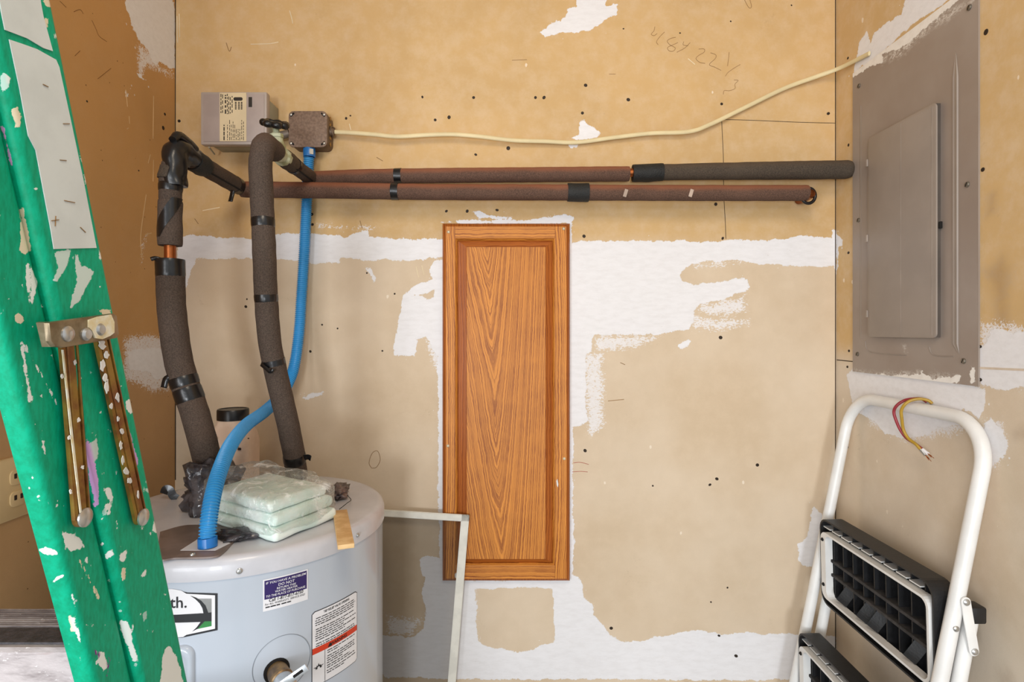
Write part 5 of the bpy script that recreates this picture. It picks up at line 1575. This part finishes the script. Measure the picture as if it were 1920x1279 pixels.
SPL = [
    ([(300, 1290), (303, 1235), (310, 1216), (319, 1212), (328, 1226), (338, 1254), (346, 1290)], WHT),
    ([(116, 996), (130, 1000), (150, 1010), (158, 1024), (150, 1030), (134, 1034), (120, 1024)], WHT),
    ([(148, 1050), (151, 1050), (189, 1124), (185, 1126)], CRM),
    ([(133, 1114), (136, 1114), (148, 1180), (155, 1236), (152, 1238), (144, 1190)], WHT),
    ([(129, 1155), (135, 1151), (140, 1182), (133, 1184)], CRM),
    ([(72, 1030), (84, 1026), (100, 1030), (108, 1036), (106, 1046), (98, 1040), (80, 1038)], WHT),
    ([(95, 1092), (105, 1080), (120, 1076), (122, 1082), (106, 1090), (100, 1098)], WHT),
    ([(192, 916), (206, 912), (212, 934), (208, 940), (198, 930)], WHT), ([(198, 946), (210, 944), (206, 954), (200, 954)], WHT),
    ([(225, 1164), (238, 1166), (246, 1186), (250, 1212), (258, 1238), (252, 1240), (236, 1206), (228, 1186)], WHT),
    ([(194, 1040), (210, 1030), (216, 1040), (200, 1052)], WHT), ([(224, 1040), (238, 1032), (234, 1052), (224, 1052)], WHT), ([(228, 1066), (236, 1064), (234, 1090), (228, 1090)], CRM),
    ([(184, 1220), (196, 1224), (202, 1250), (194, 1258), (186, 1244)], WHT), ([(176, 1216), (190, 1228), (188, 1234), (178, 1226)], PUR), ([(204, 1232), (208, 1232), (202, 1272), (199, 1270)], PUR),
    ([(156, 808), (164, 822), (174, 856), (184, 900), (186, 946), (176, 952), (172, 926), (166, 880), (158, 840)], LIL),
    ([(170, 832), (182, 820), (184, 850), (176, 868)], (190, 205, 200)),
    ([(234, 784), (244, 808), (258, 860), (260, 876), (252, 872), (244, 836)], LIL),
    ([(236, 750), (248, 748), (254, 770), (244, 776), (236, 766)], WHT),
    ([(38, 642), (43, 640), (60, 752), (54, 754)], WHT), ([(44, 644), (47, 644), (110, 760), (107, 761)], WHT),
    ([(76, 806), (80, 806), (86, 852), (82, 854)], WHT),
    ([(28, 592), (36, 588), (44, 596), (42, 606), (30, 602)], CRM),
    ([(36, 392), (44, 388), (52, 430), (60, 470), (48, 478), (36, 472), (40, 440)], CRM),
    ([(22, 206), (32, 202), (40, 220), (38, 242), (28, 240)], CRM),
    ([(2, 236), (8, 240), (22, 300), (24, 312), (18, 306)], LIL),
    ([(48, 496), (56, 494), (70, 530), (60, 574), (55, 574), (62, 532), (54, 500), (58, 570), (53, 572)], WHT),
    ([(100, 472), (132, 468), (126, 500), (106, 530), (98, 528), (110, 500)], (200, 222, 214)),
    ([(144, 470), (150, 502), (160, 500), (176, 510), (160, 540), (148, 566), (132, 578), (134, 560), (146, 530), (142, 490)], (205, 222, 216)),
    ([(0, 130), (12, 140), (20, 160), (8, 176), (0, 166)], (190, 224, 214)), ([(8, 150), (16, 140), (22, 150), (14, 160)], WHT),
    ([(78, 0), (92, 0), (96, 14), (88, 12)], CRM), ([(82, 34), (90, 34), (92, 52), (86, 54)], CRM), ([(100, 60), (104, 62), (106, 72), (102, 70)], WHT),
    ([(148, 286), (156, 300), (152, 306)], WHT), ([(158, 326), (164, 340), (160, 346)], WHT), ([(184, 466), (194, 484), (186, 488)], WHT), ([(182, 580), (206, 582), (214, 600), (200, 596)], CRM),
    ([(218, 976), (222, 978), (220, 992), (218, 994)], WHT), ([(286, 978), (292, 976), (294, 998), (286, 998)], WHT), ([(268, 912), (284, 918), (282, 926), (272, 922)], (190, 220, 210)),
    ([(70, 926), (74, 925), (78, 938), (73, 940)], WHT), ([(264, 1082), (272, 1068), (276, 1060), (274, 1080)], WHT), ([(104, 1268), (112, 1262), (116, 1290), (102, 1290)], CRM), ([(268, 1150), (276, 1145), (276, 1160), (270, 1164)], (170, 210, 200)),
]
rblobs = []
for _ in range(460):
    px = rng.uniform(-20, 340); py = rng.uniform(-20, 1290)
    if py < 520 and rng.random() < 0.62: continue
    r_ = rng.choice([1.0, 1.6, 2.4, 3.6], p=[0.56, 0.28, 0.12, 0.04])
    k = rng.uniform(0.5, 2.2)
    if 20 < px < 190 and py < 465 and px > 15 + py * 0.21 and px < 105 + py * 0.17: continue
    rblobs.append(([(px + r_ * math.cos(a_), py + r_ * k * math.sin(a_)) for a_ in np.linspace(0, 6.28, 7)[:-1]], WHT if rng.random() < 0.8 else (150, 205, 190)))
def rail(name, w0, w1, n_off, xoff, parent, s0_, s1_, dense):
    # channel cross-section (w, n): web towards +n, lips folded back
    c = 0.004
    w_ = w1 - w0
    fd = 0.016
    prof = [(0.0, -fd), (0.0, -0.006), (0.0007, -0.0030), (0.0022, -0.0010), (0.0045, 0.0)]
    for k in range(1, 14):
        prof.append((0.0045 + (w_ - 0.0075) * k / 14, 0.0))
    prof += [(w_ - 0.003, 0.0), (w_ - 0.0008, -0.001), (w_, -0.0035), (w_, -fd), (w_ - 0.003, -fd), (w_ - 0.003, -0.0045), (0.003, -0.0045), (0.003, -fd), (0.0, -fd)]
    if dense:
        # refine profile
        q = [prof[0]]
        for a_, b_ in zip(prof, prof[1:]):
            n_ = max(1, int(math.dist(a_, b_) / 0.0018))
            q += [(a_[0] + (b_[0] - a_[0]) * i / n_, a_[1] + (b_[1] - a_[1]) * i / n_) for i in range(1, n_ + 1)]
        prof = q
        ss_ = np.concatenate([[s0_], np.arange(-0.06, 0.80, 0.0018), [s1_]])
    else:
        ss_ = np.array([s0_, s1_])
    pw = np.array([a_ for a_, b_ in prof]); pn = np.array([b_ for a_, b_ in prof])
    def to3(uu, vv):
        idx = np.arange(len(pw))
        ww_ = pw[uu.astype(int)] + w0 - WL; nn_ = pn[uu.astype(int)] + n_off
        out = np.zeros(uu.shape + (3,))
        out[..., 0] = R0.x + nn_ + xoff
        out[..., 1] = R0.y + eW.y * ww_ + dS.y * vv
        out[..., 2] = R0.z + eW.z * ww_ + dS.z * vv
        return out
    ui = np.arange(len(pw)).astype(float)
    UU, VV = np.meshgrid(ui, ss_)
    xyz = to3(UU, VV)
    Y_, Z_ = xyz[..., 1], xyz[..., 2]
    sdv = np.full(Y_.shape, -0.05)
    pc = np.tile(np.array(lin(WHT)), Y_.shape + (1,))
    if dense:
        # splatters sit where the photograph shows them on the rail surface
        A_ = 960 + xyz[..., 0] / Y_ * F
        B_ = HZ - (Z_ - H) / Y_ * F
        for poly, colr_ in SPL + rblobs:
            q = np.asarray(poly, float)
            m_ = (A_ > q[:, 0].min() - 30) & (A_ < q[:, 0].max() + 30) & (B_ > q[:, 1].min() - 30) & (B_ < q[:, 1].max() + 30)
            if not m_.any(): continue
            v_ = sdf(q, A_[m_], B_[m_]) * 0.00050
            cur = sdv[m_]
            win = v_ > cur
            cur[win] = v_[win]
            sdv[m_] = cur
            tmp = pc[m_]; tmp[win] = lin(colr_); pc[m_] = tmp
    return sheet(name, ui, ss_, to3, lm, {'sd': sdv, 'pc': pc}, None, parent, flip=True)
S0, S1 = -0.62, 1.832
NR2 = 0.007
rails = []
for xo, dense in ((0, True), (-0.40, False)):
    a_ = rail('side_rail', 0.0160, 0.0540, 0.0, xo, ladder, S0, S1, dense)
    b_ = rail('side_rail', 0.0560, 0.1148, NR2, xo, ladder, S0, S1, dense)
    rails.append((a_, b_))
    for w_ in (0.036, 0.086):
        box('rubber_foot', LP(w_, -0.014 + xo, S1 - 0.018), (0.034, 0.05, 0.04), m_blackp, ladder, Matrix.Rotation(math.atan2(dS.y, -dS.z), 3, 'X'), 0.003)
# steps between the front rails
sm = bpy.data.materials.new('step_aluminium')
t = NT(sm)
p = t.pos()
n1 = t.noise(t.sc(p, (0.25, 1.3, 1)), 45, 5, 0.7)
n2 = t.noise(t.sc(p, (0.6, 1, 1)), 150, 4, 0.75)
c = t.mix(t.ss(n1, 0.35, 0.65), lin((120, 110, 110)), lin((186, 178, 178)))
c = t.mix(t.ss(n2, 0.60, 0.68, 0, 0.85), c, lin((226, 222, 222)))
c = t.mix(t.ss(t.noise(t.sc(p, (0.2, 2, 2)), 60, 3), 0.58, 0.7, 0, 0.6), c, lin((120, 74, 60)))
t.bsdf(Base_Color=c, Roughness=0.55, Metallic=0.15, Normal=t.bump(n2, 0.4, 0.001))
smd = simple('step_grip_dark', (72, 68, 72), 0.7, rgb2=(52, 50, 52), vscale=120, bump=0.6, bscale=260)
def step(sc_):
    # horizontal tread, profile in (Y,Z) extruded along X
    c0_ = LP(0.0885, 0, sc_)
    y0s, y1s = c0_.y - 0.036, c0_.y + 0.032
    zt2 = c0_.z + 0.0
    pr = [(y1s, zt2 - 0.03), (y1s, zt2)]
    n_ = 9
    for i in range(n_):
        ya = y1s - 0.003 - (y1s - y0s) * 0.50 * i / n_
        wd = (y1s - y0s) * 0.50 / n_
        pr += [(ya, zt2 + 0.0012), (ya - wd * 0.5, zt2 + 0.0012), (ya - wd * 0.6, zt2 - 0.0008), (ya - wd * 0.9, zt2 - 0.0008)]
    ym = y1s - 0.003 - (y1s - y0s) * 0.5
    pr += [(ym, zt2), (y0s, zt2 - 0.001), (y0s - 0.003, zt2 - 0.004), (y0s - 0.003, zt2 - 0.05), (y0s, zt2 - 0.05), (y0s, zt2 - 0.006), (y1s - 0.003, zt2 - 0.006), (y1s - 0.003, zt2 - 0.03)]
    x0s, x1s = XLAD - 0.008, XLAD - 0.40
    vs = [Vector((x0s, a_, b_)) for a_, b_ in pr] + [Vector((x1s, a_, b_)) for a_, b_ in pr]
    k = len(pr)
    fs = [(j, (j + 1) % k, k + (j + 1) % k, k + j) for j in range(k)]
    st_ = obj('step', vs, fs, sm, ladder)
    box('grip_strip', ((x0s + x1s) / 2, (ym + y0s) / 2 + 0.001, zt2 + 0.0002), (x0s - x1s - 0.004, (ym - y0s) - 0.006, 0.0018), smd, st_)
for k in range(-1, 5):
    step(0.539 + 0.30 * k - (0.09 if k == 4 else 0))
for s_ in (1.0, 1.35, 1.68):
    box('rear_brace', LP(0.03, -0.21, s_), (0.40, 0.016, 0.03), sm, ladder, Matrix.Rotation(math.atan2(dS.y, -dS.z), 3, 'X'), 0.002)
box('top_cap', LP(0.061, -0.20, S0 - 0.012), (0.45, 0.16, 0.045), m_blackp, ladder, Matrix.Rotation(math.atan2(dS.y, -dS.z), 3, 'X'), 0.006)
# white stickers
m_stk = simple('worn_white_sticker', (214, 222, 222), 0.5, var=0.04, vscale=30)
l3x = lambda px, py: PX(px, py, XLAD + NR2 + 0.0002)
ra, rb_r = rails[0]
blob('label_sticker', [(16, 74), (40, 82), (68, 92), (104, 112), (110, 126), (130, 218), (155, 336), (180, 465), (100, 467), (94, 430), (66, 282), (52, 255), (36, 168)], l3x, (1, 0, 0), 0.0006, m_stk, rb_r)
blob('label_sticker', [(1, 22), (-6, -30), (70, -30), (76, 8), (80, 30), (98, 96), (80, 90), (50, 72), (8, 56)], l3x, (1, 0, 0), 0.0006, m_stk, rb_r)
strokes('scuff_marks', [[(80, 158), (90, 163)], [(118, 232), (130, 232)], [(112, 300), (124, 301)], [(120, 376), (140, 380)], [(150, 426), (160, 436)], [(96, 414), (110, 412)], [(104, 405), (103, 424)]], lambda a_, b_: PX(a_, b_, XLAD + NR2 + 0.0009), 0.0005, (1, 0, 0), m_pencil, rb_r)['kind'] = 'stuff'
# folded spreader: bracket, two ribbed bars, rivets
m_gold = simple('brass_plated_steel', (150, 118, 50), 0.38, metal=0.55, rgb2=(118, 70, 36), vscale=45, var=0.2)
m_brk = simple('bracket_steel', (150, 136, 112), 0.35, metal=0.6, rgb2=(118, 104, 80), vscale=60)
spr = XLAD + 0.004
def bar_sp(p0, p1, wid):
    d_ = (p1 - p0).normalized()
    s__ = d_.cross(Vector((1, 0, 0))).normalized()
    wd = wid / 2
    prof = [(-wd, 0), (-wd, 0.003), (-wd * 0.72, 0.0042), (-wd * 0.62, 0.0042), (-wd * 0.55, 0.0016), (-wd * 0.42, 0.0016), (-wd * 0.32, 0.0040), (wd * 0.45, 0.0040), (wd * 0.58, 0.0020), (wd * 0.7, 0.0038), (wd, 0.0030), (wd, 0)]
    vs, fs = [], []
    n_ = 10
    k = len(prof)
    for i in range(n_ + 1):
        sh = 1.0
        q = p0.lerp(p1, i / n_)
        for a_, b_ in prof:
            vs.append(q + s__ * a_ + Vector((b_, 0, 0)))
    for i in range(n_):
        for j in range(k):
            fs.append((i * k + j, i * k + (j + 1) % k, (i + 1) * k + (j + 1) % k, (i + 1) * k + j))
    # rounded lower end
    o_ = n_ * k
    cap_i = []
    for i in range(9):
        an = math.pi * i / 8
        for hgt in (0.0, 0.0038):
            vs.append(p1 + s__ * (-wd * math.cos(an)) + d_ * wd * math.sin(an) + Vector((hgt, 0, 0)))
            cap_i.append(len(vs) - 1)
    fs.append(tuple(cap_i[1::2]))
    for i in range(8):
        fs.append((cap_i[2 * i], cap_i[2 * i + 2], cap_i[2 * i + 3], cap_i[2 * i + 1]))
    fs.append(tuple(reversed(range(k))))
    b__ = obj('spreader_bar', vs, fs, m_gold, ladder)
    lathe('rivet', [(0.0075, 0), (0.0075, 0.0015), (0.005, 0.003), (0.001, 0.0034)], p1 + Vector((0.0038, 0, 0)) + d_ * 0.001, (1, 0, 0), m_zinc, b__, 16)
    return b__
bs1 = bar_sp(PX(124, 640, spr), PX(149, 968, spr), 0.0165)
bs2 = bar_sp(PX(186, 632, spr + NR2), PX(259, 968, spr + NR2), 0.0150)
bpoly = [(82, 606), (86, 604), (130, 598), (205, 588), (211, 592), (215, 626), (211, 634), (160, 644), (110, 652), (94, 650), (86, 640)]
br = poly_prism('spreader_bracket', bpoly, lambda q: PX(q[0], q[1], XLAD + NR2 + 0.0090), (0.004, 0, 0), m_brk, ladder, 0.0012)
box('bracket_flange', PX(86, 627, XLAD + NR2 + 0.006), (0.008, 0.0025, 0.018), m_brk, br, Matrix.Rotation(math.atan2(dS.y, -dS.z), 3, 'X'))
for px, py, r_ in ((126, 626, 0.0058), (160, 627, 0.0050), (186, 618, 0.0050)):
    lathe('rivet', [(r_, 0), (r_, 0.0012), (r_ * 0.7, 0.0028), (0.001, 0.003)], PX(px, py, XLAD + NR2 + 0.0130), (1, 0, 0), m_zinc, br, 16)
m_dab = simple('cream_paint_dab', (222, 206, 160), 0.6, rgb2=(232, 230, 216), vscale=120)
blob('paint_dab', [(164, 600), (182, 594), (206, 590), (212, 604), (212, 624), (204, 630), (190, 636), (176, 634), (170, 620), (164, 614)], lambda a_, b_: PX(a_, b_, XLAD + NR2 + 0.0131), (1, 0, 0), 0.0012, m_dab, br)
blob('paint_dab', [(115, 656), (118, 656), (134, 800), (152, 960), (149, 962), (131, 810)], lambda a_, b_: PX(a_, b_, spr + 0.0041), (1, 0, 0), 0.0006, m_dab, bs1)
def ragged(px, py, ra_, rb__):
    return [(px + ra_ * math.cos(a_) * random.uniform(0.5, 1.2), py + rb__ * math.sin(a_) * random.uniform(0.5, 1.2)) for a_ in np.linspace(0, 6.2832, 12)[:-1]]
for f_, off, ra_, rb__ in ((0.03, 2, 8, 10), (0.09, 6, 6, 7), (0.15, -6, 5, 12), (0.22, -5, 5, 9), (0.27, -6, 4, 14), (0.33, 10, 4, 9), (0.38, -6, 3, 7), (0.45, 2, 3, 6), (0.52, 4, 4, 7), (0.60, -4, 3, 9), (0.68, -6, 3, 10), (0.75, -5, 5, 8), (0.80, -3, 5, 6), (0.88, 8, 2, 8)):
    blob('paint_dab', ragged(186 + 73 * f_ + off, 636 + 332 * f_, ra_, rb__), lambda a_, b_: PX(a_, b_, spr + NR2 + 0.0041), (1, 0, 0), 0.0006, m_wpaint, bs2)
for f_, off in ((0.12, 13), (0.2, -13), (0.45, 12), (0.55, -8), (0.72, 12), (0.86, -14)):
    blob('paint_dab', ragged(124 + 25 * f_ + off, 640 + 328 * f_, 3, 5), lambda a_, b_: PX(a_, b_, spr + 0.0041), (1, 0, 0), 0.0006, m_wpaint, bs1)
